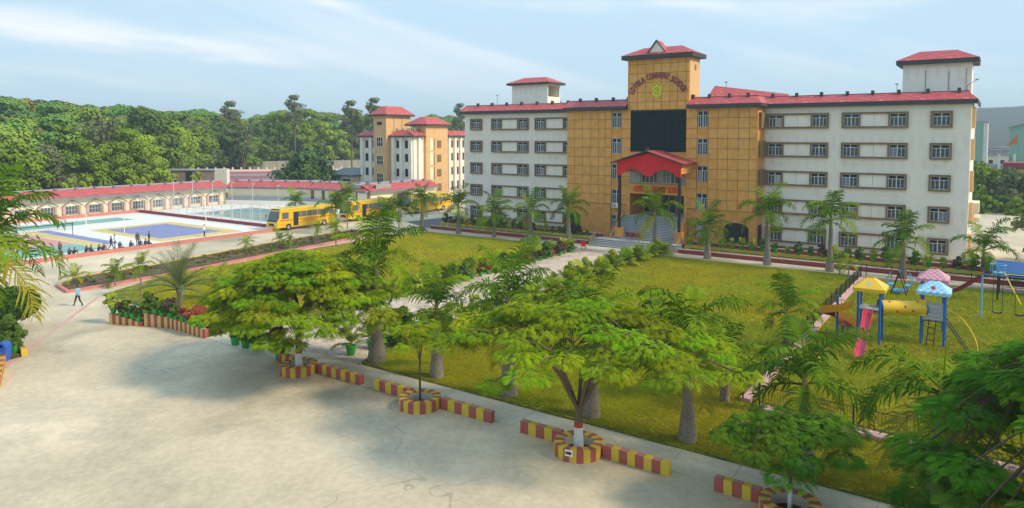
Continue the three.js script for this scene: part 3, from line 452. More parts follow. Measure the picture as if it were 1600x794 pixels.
// swimming pool and its fence
{
  struct('pool_deck', poly([[-129.4, -67.2], [-89.5, -67.2], [-89.5, -92.3], [-113, -92.2], [-129.4, -84.7]], 0.03, 0.2), mat.court);
  struct('pool_rim', [bx(-119.2, -93.2, 0.031, 0.12, -70.6, -71), bx(-119.2, -93.2, 0.031, 0.12, -83, -83.4), bx(-119.2, -118.8, 0.031, 0.118, -71, -83), bx(-93.6, -93.2, 0.031, 0.118, -71, -83)], M(0.55, 0.64, 0.66));
  struct('pool_water', bx(-118.8, -93.6, 0.031, 0.07, -71, -83), new THREE.MeshPhysicalMaterial({ color: C(0.16, 0.36, 0.36), roughness: 0.08 }));
  const f = thing('pool_fence', 'tall wire fence on grey posts between the court and the pool', 'fence', [0, 0, -67.0]);
  for (let x = -128.8; x <= -88.5; x += 2.52) part('post', cyl(0.05, 0.05, 2.9, x, 0.4, 0, 8), mat.alu, f);
  part('rail', bar([-128.8, 3.3, 0], [-88.5, 3.3, 0], 0.03), mat.alu, f); part('rail', bar([-128.8, 1.9, 0], [-88.5, 1.9, 0], 0.03), mat.alu, f);
  const w = []; for (let y = 0.6; y < 3.3; y += 0.3) w.push(bx(-128.8, -88.5, y, y + 0.012, -0.006, 0.006)); for (let x = -128.6; x < -88.5; x += 0.3) w.push(bx(x, x + 0.012, 0.45, 3.3, -0.006, 0.006));
  const m = part('wire_mesh', w, mat.alu, f); m.userData.kind = 'stuff';
  const lampL = ['first light pole from the left behind the pool fence', 'second light pole behind the pool fence, left of the pool', 'third light pole behind the pool fence', 'light pole at the middle of the pool fence', 'light pole near the yellow bus front, behind the pool fence', 'light pole at the bus end of the pool fence'];
  [-121.5, -115.5, -109.5, -104, -98.5, -92].forEach((x, i) => { const l = thing('light_pole', 'thin grey ' + lampL[i], 'lamp post', [x, 0, -69.2], 0, 'light poles round the pool'); part('pole', cyl(0.06, 0.04, 6.2, 0, 0, 0, 8), mat.alu, l); part('lamp', bx(-0.1, 0.5, 6.2, 6.3, -0.1, 0.1), mat.alu, l); });
  [[-117.2, -52.4, 'on the green far court'], [-102.5, -50.9, 'at the left corner of the purple court'], [-101, -62.6, 'behind the purple court'], [-120.6, -47.2, 'at the end of the green strip']].forEach(([x, z, s]) => solo('net_post', cyl(0.06, 0.05, 2.6, x, 0.02, z, 8), mat.white, 'white net post standing ' + s, 'post', 'net posts of the courts'));
  const n = thing('volleyball_net', 'badminton net on two posts across the yellow striped court', 'net', [-107.4, 0.03, -41.5]); for (const z of [-4.7, 4.7]) part('post', cyl(0.05, 0.05, 1.75, 0, 0, z, 8), mat.dark, n); part('tape', bx(-0.02, 0.02, 1.55, 1.65, -4.65, 4.65), mat.dark, n);
  const q = []; for (let y = 0.8; y < 1.55; y += 0.15) q.push(bx(-0.006, 0.006, y, y + 0.014, -4.65, 4.65)); for (let z = -4.6; z < 4.6; z += 0.2) q.push(bx(-0.006, 0.006, 0.8, 1.55, z, z + 0.014)); part('netting', q, mat.dark, n).userData.kind = 'stuff';
}
// ================= hostel block =================
{
  const H = thing('hostel_building', 'four-storey white block with orange towers and red hipped roofs behind the buses', 'building');
  part('wall', bx(-122, -105.6, 0, 13.7, -115, -136), mat.white, H);
  // front fins and windows
  const zf = -115, rows = [1.6, 4.9, 8.2, 11.2];
  for (const x of [-121.4, -118.6, -117.0, -111.4, -109, -106.3]) part('fin', bx(x - 0.45, x + 0.45, 0, 13.6, zf + 0.5, zf - 0.1), mat.white, H);
  for (const x of [-120, -117.8, -110.2, -107.6]) for (const y of rows) { const o = part('window', [bx(x - 0.5, x + 0.5, y + 1.7, y + 1.8, zf + 0.12, zf), bx(x - 0.5, x - 0.44, y, y + 1.7, zf + 0.12, zf), bx(x + 0.44, x + 0.5, y, y + 1.7, zf + 0.12, zf)], mat.grey, H); part('pane', bx(x - 0.44, x + 0.44, y, y + 1.7, zf + 0.05, zf - 0.02), mat.glass, o); }
  // right flank
  const xf = -105.6; for (const z of [-116.6, -127, -129.1, -131.2, -133.3]) part('fin', bx(xf - 0.1, xf + 0.45, 0, 13.6, z - 0.4, z + 0.4), mat.white, H);
  for (const z of [-128.05, -130.15, -132.25]) for (const y of rows) { const o = part('window', bx(xf, xf + 0.12, y + 1.75, y + 1.95, z - 0.5, z + 0.5), mat.cream, H); part('pane', bx(xf - 0.02, xf + 0.05, y, y + 1.75, z - 0.4, z + 0.4), mat.glass, o); }
  // left tower
  part('tower_wall', bx(-116.4, -112.5, 0, 18.4, -113.6, -121.5), mat.peach, H, 'orange stair tower'); for (const y of [3.4, 7.4, 11.5]) { const o = part('window', frameBars(-115.5, -113.4, y, y + 2.2, -113.48, -113.62, 0.1, [bx(-114.8, -114.72, y, y + 2.2, -113.49, -113.6), bx(-114.15, -114.07, y, y + 2.2, -113.49, -113.6), bx(-115.4, -113.5, y + 1.05, y + 1.13, -113.49, -113.6)]), mat.white, H); part('pane', bx(-115.4, -113.5, y + 0.1, y + 2.1, -113.56, -113.62), mat.glass, o); }
  part('tower_opening', bx(-115.3, -113.8, 16.4, 17.1, -113.55, -113.62), mat.dark, H); for (const z of [-116, -118.6]) part('tower_joint', bx(-112.52, -112.46, 13.8, 18.3, z, z - 0.08), mat.darkJoint, H);
  hip(H, -116.4, -112.5, -113.6, -121.5, 18.4, 1.9, 2.2, 0.35, 'hip_roof', mat.tilePale, 0.8);
  // flank tower
  part('tower_wall', bx(-108, -105.0, 0, 16.2, -118.4, -126), mat.peach, H, 'orange flank tower'); for (const y of [1.4, 4.7, 8.0, 11.2]) { part('tower_window', bx(-105.02, -104.94, y, y + 1.7, -122.2, -123.6), mat.surround, H); part('tower_recess', bx(-105.01, -104.93, y - 0.6, y + 2.2, -119.6, -120.9), mat.cream, H); part('tower_recess_edge', bx(-105.0, -104.9, y - 0.6, y + 2.2, -120.95, -121.25), mat.surround, H); }
  hip(H, -110, -105.0, -118.4, -126, 16.2, 1.7, 2.6, 0.35, 'hip_roof', mat.tilePale, 0.8);
  // rear tower touching the main building's outline
  part('tower_wall', bx(-100, -84, 12, 17.2, -140, -146), mat.peach, H); hip(H, -100, -84, -140, -146, 17.2, 1.6, 2.4, 0.35, 'hip_roof', mat.tilePale, 0.8);
  // eave slopes
  for (const [a, b] of [[-122.8, -116.5], [-112.4, -105]]) { part('fascia', bx(a, b, 13.7, 14.0, -114.2, -114.35), mat.slate, H); part('roof_slope', slope([a, 14.02, -114.15], [b, 14.02, -114.15], [b - 0.9, 15.2, -116.2], [a + 0.9, 15.2, -116.2]), mat.tilePale, H); for (let x = a + 0.8; x < b - 0.5; x += 1.75) part('roof_post', bx(x - 0.14, x + 0.14, 14.8, 15.65, -115.9, -116.3), mat.greyTrim, H); }
  for (const [a, b] of [[-114.2, -118.3], [-126.1, -136]]) { part('fascia', bx(-104.95, -104.8, 13.7, 14.0, a, b), mat.slate, H); part('roof_slope', slope([-104.75, 14.02, a], [-104.75, 14.02, b], [-106.9, 15.2, b], [-106.9, 15.2, a - 0.6]), mat.tilePale, H); for (let z = a - 1.5; z > b; z -= 2.2) part('roof_post', bx(-106.9, -106.5, 14.8, 15.65, z - 0.14, z + 0.14), mat.greyTrim, H); }
  part('roof_slab', bx(-121.5, -106.6, 13.7, 14.9, -116.3, -136), mat.grey, H);
}
{ // small grey house between the dome tree and the hostel
  const G = thing('grey_roofed_house', 'small white house with a grey hipped roof left of the hostel', 'house'); part('wall', bx(-129.5, -122.3, 0, 4.7, -112.5, -120), mat.white, G); hip(G, -129.5, -122.3, -112.5, -120, 4.7, 1.5, 3, 0.2, 'hip_roof', M(0.25, 0.26, 0.27, { map: grain }), 0.9);
  for (const x of [-128.3, -125.5]) part('window', bx(x, x + (x < -127 ? 0.8 : 2.6), 2, 3.9, -112.42, -112.55), mat.glass, G);
}
{ // spectator stand with painted steps, its wall and a brick store
  const S = thing('spectator_stand', 'stepped seating painted in red and blue rows beyond the low building', 'stand', [-170, 0, -128], 0.78);
  const cols = [M(0.62, 0.14, 0.12), M(0.22, 0.27, 0.45), M(0.62, 0.35, 0.36), M(0.26, 0.34, 0.40)]; for (let i = 0; i < 9; i++) part('step', bx(-24, 26, i * 0.38, i * 0.38 + 0.38, -i * 0.85, -i * 0.85 - 0.9), cols[i % 4], S);
  part('apron', bx(-24, 26, 0, 0.4, 0.02, 5), mat.pinkKerb, S); part('end_wall', new THREE.ExtrudeGeometry(new THREE.Shape([[0, 0], [8, 0], [8, 4.3], [0, 0.8]].map(p => new THREE.Vector2(...p))), { depth: 0.5, bevelEnabled: false }).rotateY(Math.PI / 2).translate(-24.6, 0, 0), mat.red, S); part('back_wall', bx(-24, 26, 0, 4.0, -7.7, -8.2), mat.white, S); for (let x = -23.5; x < 26; x += 2.4) part('pillar', bx(x - 0.2, x + 0.2, 4.0, 4.7, -7.75, -8.15), mat.white, S);
  const K = thing('brick_store', 'unplastered brick store with a flat roof in front of the woods', 'shed', [-163, 0, -97], 0.62); part('wall', bx(-8, 6, 0, 5.4, 0, -4), M(0.45, 0.30, 0.24, { map: grain }), K); part('roof', bx(-8.2, 6.2, 5.4, 5.7, 0.2, -4.2), mat.grey, K); part('end_panel', bx(6.02, 9, 0, 5.8, -0.1, -2), mat.white, K); part('doorway', bx(-1, 0.6, 2.8, 5.2, 0.02, -0.1), mat.dark, K);
  const Wl = thing('boundary_wall', 'weathered pale boundary wall at the foot of the woods', 'wall', [-205, 0, -185], 0.95); for (let i = 0; i < 14; i++) part('wall_section', bx(i * 5 - 35, i * 5 - 30.12, 0, 4.6, 0, -0.3), M(0.52, 0.46, 0.36, { map: streaks }), Wl);
}
// ================= woods =================
function leafBlob(seed, lumps, perLump, R, ry, size, low = 0.1) {   // crown: leaf faces spread over many lumps
  const r = rng(seed), p = [], nn = [], ix = []; const q = new THREE.Quaternion(), e = new THREE.Euler();
  for (let l = 0; l < lumps; l++) {
    const th = r() * 6.283, u = Math.sqrt(r()), yy = (r() * (1 - low) + low), wid = Math.sqrt(Math.max(0.06, 1 - Math.pow((yy - 0.42) / 0.62, 2))), c = V(Math.cos(th) * R * u * wid * 0.85, ry * yy, Math.sin(th) * R * u * wid * 0.85), lr = R * (0.22 + 0.22 * r());
    for (let k = 0; k < perLump; k++) {
      const d = V(r() * 2 - 1, r() * 1.7 - 0.7, r() * 2 - 1); if (d.lengthSq() < 0.01) continue; d.normalize(); const f = 0.62 + 0.45 * r(), P = c.clone().addScaledVector(d, lr * f); P.y = c.y + d.y * lr * f * 0.72;
      const nrm = d.clone().add(V((r() - 0.5) * 1.3, 0.35 + (r() - 0.5) * 0.9, (r() - 0.5) * 1.3)).normalize(), t = V(r() - 0.5, r() - 0.5, r() - 0.5).cross(nrm).normalize(), b = nrm.clone().cross(t), s = size * (0.6 + 0.8 * r()), w = s * (0.45 + 0.3 * r());
      const o = p.length / 3; for (const [a1, a2, h] of [[-0.5, 0, 0], [0, 0.5, 0.18], [0.5, 0, 0], [0, -0.5, 0.18]]) { const v = P.clone().addScaledVector(t, a1 * s).addScaledVector(b, a2 * w * 2).addScaledVector(nrm, -h * s * 0.6); p.push(v.x, v.y, v.z); const n2 = nrm.clone().lerp(d, 0.25).normalize(); nn.push(n2.x, n2.y, n2.z); } ix.push(o, o + 2, o + 1, o, o + 3, o + 2);
    }
  }
  const g = new THREE.BufferGeometry(); g.setAttribute('position', new THREE.Float32BufferAttribute(p, 3)); g.setAttribute('normal', new THREE.Float32BufferAttribute(nn, 3)); g.setIndex(ix); return g;
}
function treeTrunk(h, r0, seed, m = 3) { const r = rng(seed), l = [tube([[0, -0.2, 0], [0.1 * h * (r() - 0.5), h * 0.5, 0.1 * h * (r() - 0.5)], [0.12 * h * (r() - 0.5), h, 0.1 * h * (r() - 0.5)]], r0, 7, 6)]; for (let i = 0; i < m; i++) { const a = i / m * 6.28 + r(); l.push(tube([[0, h * 0.45, 0], [Math.cos(a) * h * 0.15, h * 0.75, Math.sin(a) * h * 0.15], [Math.cos(a) * h * 0.32, h * 1.05, Math.sin(a) * h * 0.32]], r0 * 0.5, 5, 5)); } return mg(l); }
const crownV = [leafBlob(101, 46, 150, 5.2, 11, 0.5), leafBlob(102, 42, 150, 4.6, 12.5, 0.48), leafBlob(103, 50, 150, 6.0, 10, 0.52), leafBlob(104, 42, 150, 4.2, 13.5, 0.46)], trunkV = [treeTrunk(9, 0.22, 1), treeTrunk(10, 0.2, 2), treeTrunk(8, 0.25, 3), treeTrunk(11, 0.18, 4)];
{
  const r = rng(77), line = [[-150, -25], [-151, -50], [-154, -78], [-176, -92], [-205, -118], [-228, -160], [-225, -205], [-214, -250], [-185, -300], [-140, -330], [-90, -345]];
  const wood = [leaf.treeLight, leaf.tree, leaf.treeDark, leaf.tree, leaf.treeGrey, leaf.treeLight], tone = ['bright green', 'mid green', 'dark green', 'mid green', 'grey green', 'bright green'];
  const pos = []; for (let i = 0; i + 1 < line.length; i++) { const [a, b] = line[i], [c, d] = line[i + 1], L = Math.hypot(c - a, d - b), n = Math.round(L / 6.2); for (let k = 0; k < n; k++) pos.push([lerp(a, c, k / n) + (r() - 0.5) * 5, lerp(b, d, k / n) + (r() - 0.5) * 5, i]); }
  pos.forEach(([x, z, i], k) => {
    const v = Math.floor(r() * 4), w = Math.floor(r() * wood.length), h = (i < 3 ? 0.76 + 0.26 * r() : 1.02 + 0.42 * r()), t = thing('woodland_tree', i < 3 ? `${tone[w]} leafy tree at the front of the woods behind the low building` : i < 6 ? `${tone[w]} leafy tree at the edge of the woods beyond the stand` : `${tone[w]} leafy tree in the woods seen over the hostel roofs`, 'tree', [x, -0.3, z], r() * 6.28, 'trees along the edge of the woods');
    t.scale.set(0.95 * h + 0.1 * r(), h, 0.95 * h + 0.1 * r()); part('trunk', trunkV[v], r() < 0.3 ? mat.barkPale : mat.bark, t); const c = part('crown', crownV[v], wood[w], t); c.position.y = 3.2;
  });
  // the mass of trees behind them
  const mats = [[], []]; const m4 = new THREE.Matrix4(), qq = new THREE.Quaternion();
  for (let k = 0; k < 520; k++) {
    const s = r() * (line.length - 1), i = Math.min(line.length - 2, Math.floor(s)), f = s - i, back = 9 + r() * 75, a = line[i], b = line[i + 1], L = Math.hypot(b[0] - a[0], b[1] - a[1]), nx = (b[1] - a[1]) / L, nz = -(b[0] - a[0]) / L, h = (i < 3 ? 0.84 : 1.1) + back * 0.0045 + 0.3 * r();
    mats[k & 1].push(m4.clone().compose(V(lerp(a[0], b[0], f) + nx * back, 2.6, lerp(a[1], b[1], f) + nz * back), qq.clone().setFromEuler(new THREE.Euler(0, r() * 6.28, 0)), V(h, h, h)));
  }
  const tint = s => { const q = rng(s); return () => C(0.55 + 0.6 * q(), 0.6 + 0.5 * q(), 0.5 + 0.5 * q()); };
  const w1 = inst('woodland', crownV[0], M(0.27, 0.38, 0.035), mats[0], scene, tint(1)); w1.userData = { kind: 'stuff', label: 'dense green woods rising behind the low building', category: 'woods' };
  const w2 = inst('woodland_depth', crownV[3], M(0.20, 0.29, 0.04), mats[1], scene, tint(2)); w2.userData = { kind: 'stuff', label: 'darker trees deep in the woods', category: 'woods' };
  // tall thin trees standing over the woods
  const openCrown = leafBlob(140, 34, 60, 4.6, 9.5, 0.5, 0.0), grm = leaf.treeGrey;
  [[-218, -172, 1.0, 'tallest thin tree standing alone above the woods'], [-196, -180, 0.7, 'thin grey tree right of the tallest one'], [-188, -184, 0.82, 'broad grey tree over the woods left of the orange tower'], [-225, -150, 0.62, 'grey tree over the woods left of the tallest one'], [-205, -255, 0.95, 'sparse grey tree between the two orange towers'], [-150, -250, 0.9, 'grey tree rising left of the main building roof'], [-262, -86, 0.75, 'dark tree over the woods at the left edge of the photo']].forEach(([x, z, s, lab]) => {
    const t = thing('tall_tree', lab, 'tree', [x, 0, z]); part('trunk', [tube([[0, 0, 0], [0.4, 12, 0.2], [0.2, 23 * s + 4, 0]], 0.28, 7, 8), ...[0, 1, 2, 3, 4].map(k => tube([[0.2, 13 + 2 * k * s, 0], [Math.cos(k * 2.2) * 1.6, 15 + 2.2 * k * s, Math.sin(k * 2.2) * 1.6], [Math.cos(k * 2.2) * 2.8, 17 + 2.3 * k * s, Math.sin(k * 2.2) * 2.8]], 0.1, 5, 5))], mat.barkPale, t); const c = part('crown', openCrown, grm, t); c.position.y = 11 + 8 * s; 
  });
  const bare = leafBlob(150, 16, 60, 5.5, 11, 0.6, 0.0);
  [[-157, -74, 'half-bare grey tree with pale limbs among the green woods'], [-212, -146, 'leafless brown tree at the woods behind the spectator stand']].forEach(([x, z, lab]) => { const t = thing('bare_tree', lab, 'tree', [x, 0, z]); const l = []; const q = rng(x | 0); for (let k = 0; k < 9; k++) { const a = q() * 6.28; l.push(tube([[0, 1, 0], [Math.cos(a) * 1.2, 7 + 2 * q(), Math.sin(a) * 1.2], [Math.cos(a) * 3.4, 12 + 4 * q(), Math.sin(a) * 3.4]], 0.13, 5, 6)); } l.push(tube([[0, 0, 0], [0, 4, 0], [0.3, 8, 0]], 0.3, 7, 5)); part('trunk', l, mat.barkPale, t); part('crown', bare, leaf.treeGrey, t).position.y = 6; });
  // dome tree beside the grey-roofed house
  const D = thing('dome_tree', 'dense dark dome-shaped tree beside the grey-roofed house', 'tree', [-131.5, 0, -107]); part('trunk', treeTrunk(4, 0.35, 9), mat.bark, D); part('crown', leafBlob(160, 60, 160, 7.0, 8.6, 0.55, 0), M(0.06, 0.125, 0.014, { roughness: 0.6 }), D).position.y = 0.4;
  const bush = leafBlob(170, 14, 90, 2.2, 4, 0.4, 0); [[-139, -60], [-140, -72], [-141, -64], [-139.5, -80], [-142, -76], [-144, -88]].forEach(([x, z], i) => { const t = thing('leafy_bush', ['bright lime bush just over the pink roof left end', 'bright bush over the pink roof, below the half-bare tree', 'low bright bush behind the pink roof, between two others', 'light green bush near the brick store', 'yellow-green bush left of the brick store', 'feathery bush beside the brick store'][i], 'bush', [x, 0, z]); part('stem', cyl(0.12, 0.08, 3.4, 0, 0, 0, 6), mat.bark, t); part('crown', bush, leaf.lime, t).position.y = 2.2; });
}
// ================= town and hills on the right =================
{
  const hill = (name, xc, zc, w, d, h, s, col) => { const g = new THREE.PlaneGeometry(w, d, 120, 60).rotateX(-Math.PI / 2), p = g.attributes.position; for (let i = 0; i < p.count; i++) { const x = p.getX(i) / w * 2, z = p.getZ(i) / d * 2, k = Math.max(0, 1 - x * x) * Math.max(0, 1 - z * z); p.setY(i, h * k * (0.6 + 0.55 * fbm(x * 3 + 5, z * 3 + 5, s, 5)) - 0.5 + 9 * k * fbm(x * 40 + 40, z * 30 + 40, s + 3, 3)); } g.computeVertexNormals(); metric(g); const o = struct(name, g.translate(xc, 0, zc), M(...col, { map: soilMap, roughness: 1 })); o.userData.label = 'distant hazy wooded hill behind the town'; };
  hill('hill', 350, -1750, 3400, 1100, 80, 7, [0.20, 0.26, 0.13]); hill('hill', 700, -1250, 2000, 500, 34, 11, [0.18, 0.24, 0.12]);
  const tb = (name, label, x, z, w, d, h, m, floors, extra) => { const t = thing(name, label, 'building', [x, -0.3, z]); part('wall', bx(-w / 2, w / 2, 0, h, d / 2, -d / 2), m, t); part('roof', bx(-w / 2 - 0.2, w / 2 + 0.2, h, h + 0.35, d / 2 + 0.2, -d / 2 - 0.2), extra || mat.grey, t); for (let f = 0; f < floors; f++) for (let k = 0; k < Math.max(1, Math.floor(w / 3)); k++) { const xx = -w / 2 + (k + 0.5) * w / Math.max(1, Math.floor(w / 3)), y = 1 + f * h / floors; const o = part('window', frameBars(xx - 0.7, xx + 0.7, y, y + 1.5, d / 2 + 0.12, d / 2 + 0.01, 0.12), mat.white, t); part('pane', bx(xx - 0.58, xx + 0.58, y + 0.12, y + 1.38, d / 2 + 0.05, d / 2 - 0.02), mat.glass, o); } return t; };
  const G = M(0.30, 0.52, 0.40, { map: streaks });
  const gb = tb('town_house', 'tall pale green and white building just right of the school wing', -7.6, -262, 10, 16, 18.2, mat.white, 4); part('green_panel', bx(2.0, 3.9, 0, 18, 8.3, 8.02), G, gb); part('stair_tower', bx(-4, -1, 18, 20.5, 6, 1), mat.white, gb);
  const ws = thing('green_warehouse', 'big green sheet-clad hall with a low gable at the right edge', 'building', [16.4, -0.3, -300]); part('wall', bx(-13, 16, 0, 17, 12, -12), G, ws); for (let x = -12.5; x < 16; x += 1.6) part('rib', bx(x, x + 0.12, 0.1, 17, 12.01, 12.1), G, ws); part('gable_roof', [slope([-14, 17, 13], [-14, 17, -13], [1, 21, -13], [1, 21, 13]), slope([16.5, 17, -13], [16.5, 17, 13], [1, 21, 13], [1, 21, -13])], mat.alu, ws); part('gable', new THREE.ExtrudeGeometry(new THREE.Shape([[-13, 0], [16, 0], [1, 3.8]].map(p => new THREE.Vector2(...p))), { depth: 0.3, bevelEnabled: false }).translate(0, 17, 11.7), G, ws);
  const H2 = thing('town_house', 'yellow house with a dark red parapet behind the trees at the right edge', 'building', [10.5, -0.3, -205]); part('wall', bx(-9, 16, 0, 6.6, 5, -5), mat.yellowKerb, H2); part('parapet', bx(-9.3, 16.3, 6.6, 8, 5.2, -5.2), mat.maroon, H2); part('balcony', bx(-9.2, 16, 2.9, 3.7, 6.4, 5.02), mat.maroon, H2); for (let x = -7.5; x < 15; x += 4) { const o = part('window', frameBars(x, x + 1.6, 4, 5.8, 5.14, 5.01, 0.14), mat.white, H2); part('pane', bx(x + 0.14, x + 1.46, 4.14, 5.66, 5.06, 4.98), mat.glass, o); }
  const rr = rng(31), cs = [mat.grey, mat.cream, mat.white, M(0.40, 0.26, 0.22), M(0.36, 0.38, 0.44)], cn = ['grey', 'cream', 'white', 'brown', 'slate blue'];
  for (let k = 0; k < 26; k++) { const c = k % 5, z = -270 - k * 14 - rr() * 10, x = z / -262 * (-5 + 14 * rr()); tb('town_house', `${cn[c]} flat-roofed house among the crowded town roofs on the right`, x, z, 6 + 6 * rr(), 7, 3 + 5 * rr(), cs[c], 2).userData.group = 'houses of the town'; }
  const wl = thing('roadside_wall', 'long grey wall with white pillars along the town road', 'wall', [12, 0, -232]); part('wall', bx(-16, 40, 0, 6.2, 0, -0.4), mat.grey, wl); for (let x = -15; x < 40; x += 3.4) part('pillar', bx(x - 0.3, x + 0.3, 0, 9.0, 0.1, -0.5), mat.white, wl);
  const bt = leafBlob(180, 30, 110, 4.2, 8.5, 0.55, 0), dt = leafBlob(181, 26, 90, 3.6, 6, 0.5, 0);
  [[-2.5, -168, 1.05, leaf.tree, 'green tree directly behind the right wing of the school'], [2.5, -165, 0.95, leaf.treeGrey, 'olive tree by the dusty lane, right of the school'], [6.5, -172, 1.1, leaf.treeLight, 'light green tree in front of the yellow house'], [11, -178, 1, leaf.treeGrey, 'olive tree at the right edge below the yellow house'], [-6, -178, 1.2, leaf.treeDark, 'dark tree half hidden by the right wing'], [14.5, -168, 1.1, leaf.tree, 'green tree at the right edge above the blue shelter']].forEach(([x, z, s, m, lab]) => { const t = thing('lane_tree', lab, 'tree', [x, -0.2, z]); t.scale.setScalar(s * 0.86); part('trunk', treeTrunk(5, 0.16, 7), mat.bark, t); part('crown', bt, m, t).position.y = 0.6; });
  const gt = thing('grey_tree', 'dark grey leafy tree beside the blue shelter at the right edge', 'tree', [5.6, 0, -96]); part('trunk', treeTrunk(4, 0.2, 8), mat.bark, gt); part('crown', dt, leaf.treeGrey, gt).position.y = 1.4;
  for (let k = 0; k < 9; k++) { const t = thing('lane_bush', 'low shrub along the verge of the dusty lane', 'bush', [-3 + k * 1.9, -0.1, -152 - (k % 3) * 2], k, 'shrubs along the lane'); t.scale.setScalar(0.5); part('crown', dt, k % 2 ? leaf.tree : leaf.treeDark, t); }
  const fl = thing('orange_flag', 'orange flag on a pole over the town roofs', 'flag', [4.4, 0, -240]); part('pole', cyl(0.06, 0.04, 14.5, 0, 0, 0, 6), mat.greyTrim, fl); part('cloth', quads([[[0, 14.4, 0], [0, 11.6, 0], [-2.3, 11.3, 0.3], [-1.2, 12.6, 0.1]]]), M(0.75, 0.17, 0.03), fl);
  // blue shelter by the playground
  const S = thing('blue_shelter', 'blue sheet-roofed shelter on thin posts at the right edge', 'shelter', [0, 0, 0]); part('roof', [bx(0.2, 10, 0, 0.06, -2.2, 2.2).rotateX(0.1).translate(0, 2.15, -77.0)], M(0.015, 0.085, 0.28, { roughness: 0.6 }), S); for (const [x, z] of [[0.5, -75.1], [0.5, -78.9], [5, -75.1], [5, -78.9]]) part('post', cyl(0.05, 0.05, z > -76 ? 1.94 : 2.32, x, 0, z, 8), mat.ironBlack, S);
  solo('bench', [bx(1.2, 3.8, 0.5, 0.62, -79, -79.5), bx(1.4, 1.55, 0, 0.5, -79.05, -79.45), bx(3.5, 3.65, 0, 0.5, -79.05, -79.45), bx(1.2, 3.8, 0.75, 1.1, -79.5, -79.56)], mat.dark, 'dark bench under the blue shelter', 'bench');
}
// ================= palms =================
// one feather leaf: rachis from the origin along +x, rising at "el" and bending down by "droop"
function frondGeo({ L = 3, el = 0.8, droop = 1.6, n = 34, ll = 0.62, lw = 0.034, seed = 1, hang = 0.5, fan = 0.5, stalk = 0.14, rough = 0.3 }) {
  const r = rng(seed), p = [], ix = [], C0 = []; let x = 0, y = 0; const S = 26;
  for (let i = 0; i <= S; i++) { const t = i / S, a = el - droop * Math.pow(t, 1.35); C0.push([x, y, a]); x += Math.cos(a) * L / S; y += Math.sin(a) * L / S; }
  const at = t => { const f = clamp(t) * S, i = Math.min(S - 1, Math.floor(f)), k = f - i; return [lerp(C0[i][0], C0[i + 1][0], k), lerp(C0[i][1], C0[i + 1][1], k), lerp(C0[i][2], C0[i + 1][2], k)]; };
  for (let i = 0; i < n; i++) for (const sd of [-1, 1]) {
    const t = stalk + (1 - stalk) * (i + 0.3 * r()) / n, [px, py, a] = at(t), len = ll * (0.45 + 0.75 * Math.sin(Math.PI * Math.pow(clamp((t - stalk) / (1 - stalk)), 0.75) * 0.86 + 0.25)) * (0.85 + 0.3 * r());
    const up = (r() - 0.5) * rough * 2, f = fan + 0.35 * t, T = V(Math.cos(a), Math.sin(a), 0), N = V(-Math.sin(a), Math.cos(a), 0);
    const d0 = T.clone().multiplyScalar(f).add(V(0, 0, sd)).addScaledVector(N, 0.25 + up).normalize(), d1 = d0.clone().add(V(0, -hang * (0.8 + 0.5 * r()), 0)).normalize(), d2 = d1.clone().add(V(0, -hang * 1.2, 0)).normalize();
    const A = V(px, py, 0), Bm = A.clone().addScaledVector(d0, len * 0.4), Cm = Bm.clone().addScaledVector(d1, len * 0.35), D = Cm.clone().addScaledVector(d2, len * 0.25), w = T.clone().multiplyScalar(lw * 0.5), o = p.length / 3;
    for (const [q, k] of [[A, 0.5], [Bm, 1], [Cm, 0.8]]) { p.push(q.x - w.x * k, q.y - w.y * k, q.z, q.x + w.x * k, q.y + w.y * k, q.z); } p.push(D.x, D.y, D.z);
    ix.push(o, o + 1, o + 3, o, o + 3, o + 2, o + 2, o + 3, o + 5, o + 2, o + 5, o + 4, o + 4, o + 5, o + 6);
  }
  for (let i = 0; i < S; i += 2) { const [ax, ay] = C0[i], [bx_, by] = C0[Math.min(S, i + 2)], w0 = 0.045 * (1 - i / S) * L / 3 + 0.006, w1 = 0.045 * (1 - (i + 2) / S) * L / 3 + 0.006, o = p.length / 3; p.push(ax, ay + 0.01, -w0, ax, ay + 0.01, w0, bx_, by + 0.01, w1, bx_, by + 0.01, -w1, ax, ay - w0 * 1.6, 0, bx_, by - w1 * 1.6, 0); ix.push(o, o + 1, o + 2, o, o + 2, o + 3, o, o + 3, o + 5, o, o + 5, o + 4, o + 1, o + 4, o + 5, o + 1, o + 5, o + 2); }
  const g = new THREE.BufferGeometry(); g.setAttribute('position', new THREE.Float32BufferAttribute(p, 3)); g.setIndex(ix); const h = g.toNonIndexed(); h.computeVertexNormals(); return h;
}
const royal = [[1.42, 0.75], [1.15, 1.35], [0.95, 1.75], [0.72, 1.9], [0.42, 1.9], [0.08, 1.7], [-0.35, 1.35]].map(([el, dr], i) => frondGeo({ L: 3, el, droop: dr, n: 30, ll: 0.86, lw: 0.085, seed: 20 + i, hang: 0.6, rough: 0.55 }));
const date = [[1.4, 0.5], [1.2, 0.75], [1.0, 0.95], [0.75, 1.05], [0.5, 1.1], [0.15, 1.0]].map(([el, dr], i) => frondGeo({ L: 3, el, droop: dr, n: 52, ll: 0.5, lw: 0.026, seed: 50 + i, hang: 0.06, fan: 0.9, rough: 0.5, stalk: 0.1 }));
const arecaF = [[1.4, 0.7], [1.2, 1.1], [1.0, 1.5], [0.75, 1.7]].map(([el, dr], i) => frondGeo({ L: 1, el, droop: dr, n: 18, ll: 0.28, lw: 0.05, seed: 70 + i, hang: 0.3, stalk: 0.3 }));
const spear = bar([0, 0, 0], [0.06, 1.9, 0.03], 0.05, 5, 0.008);
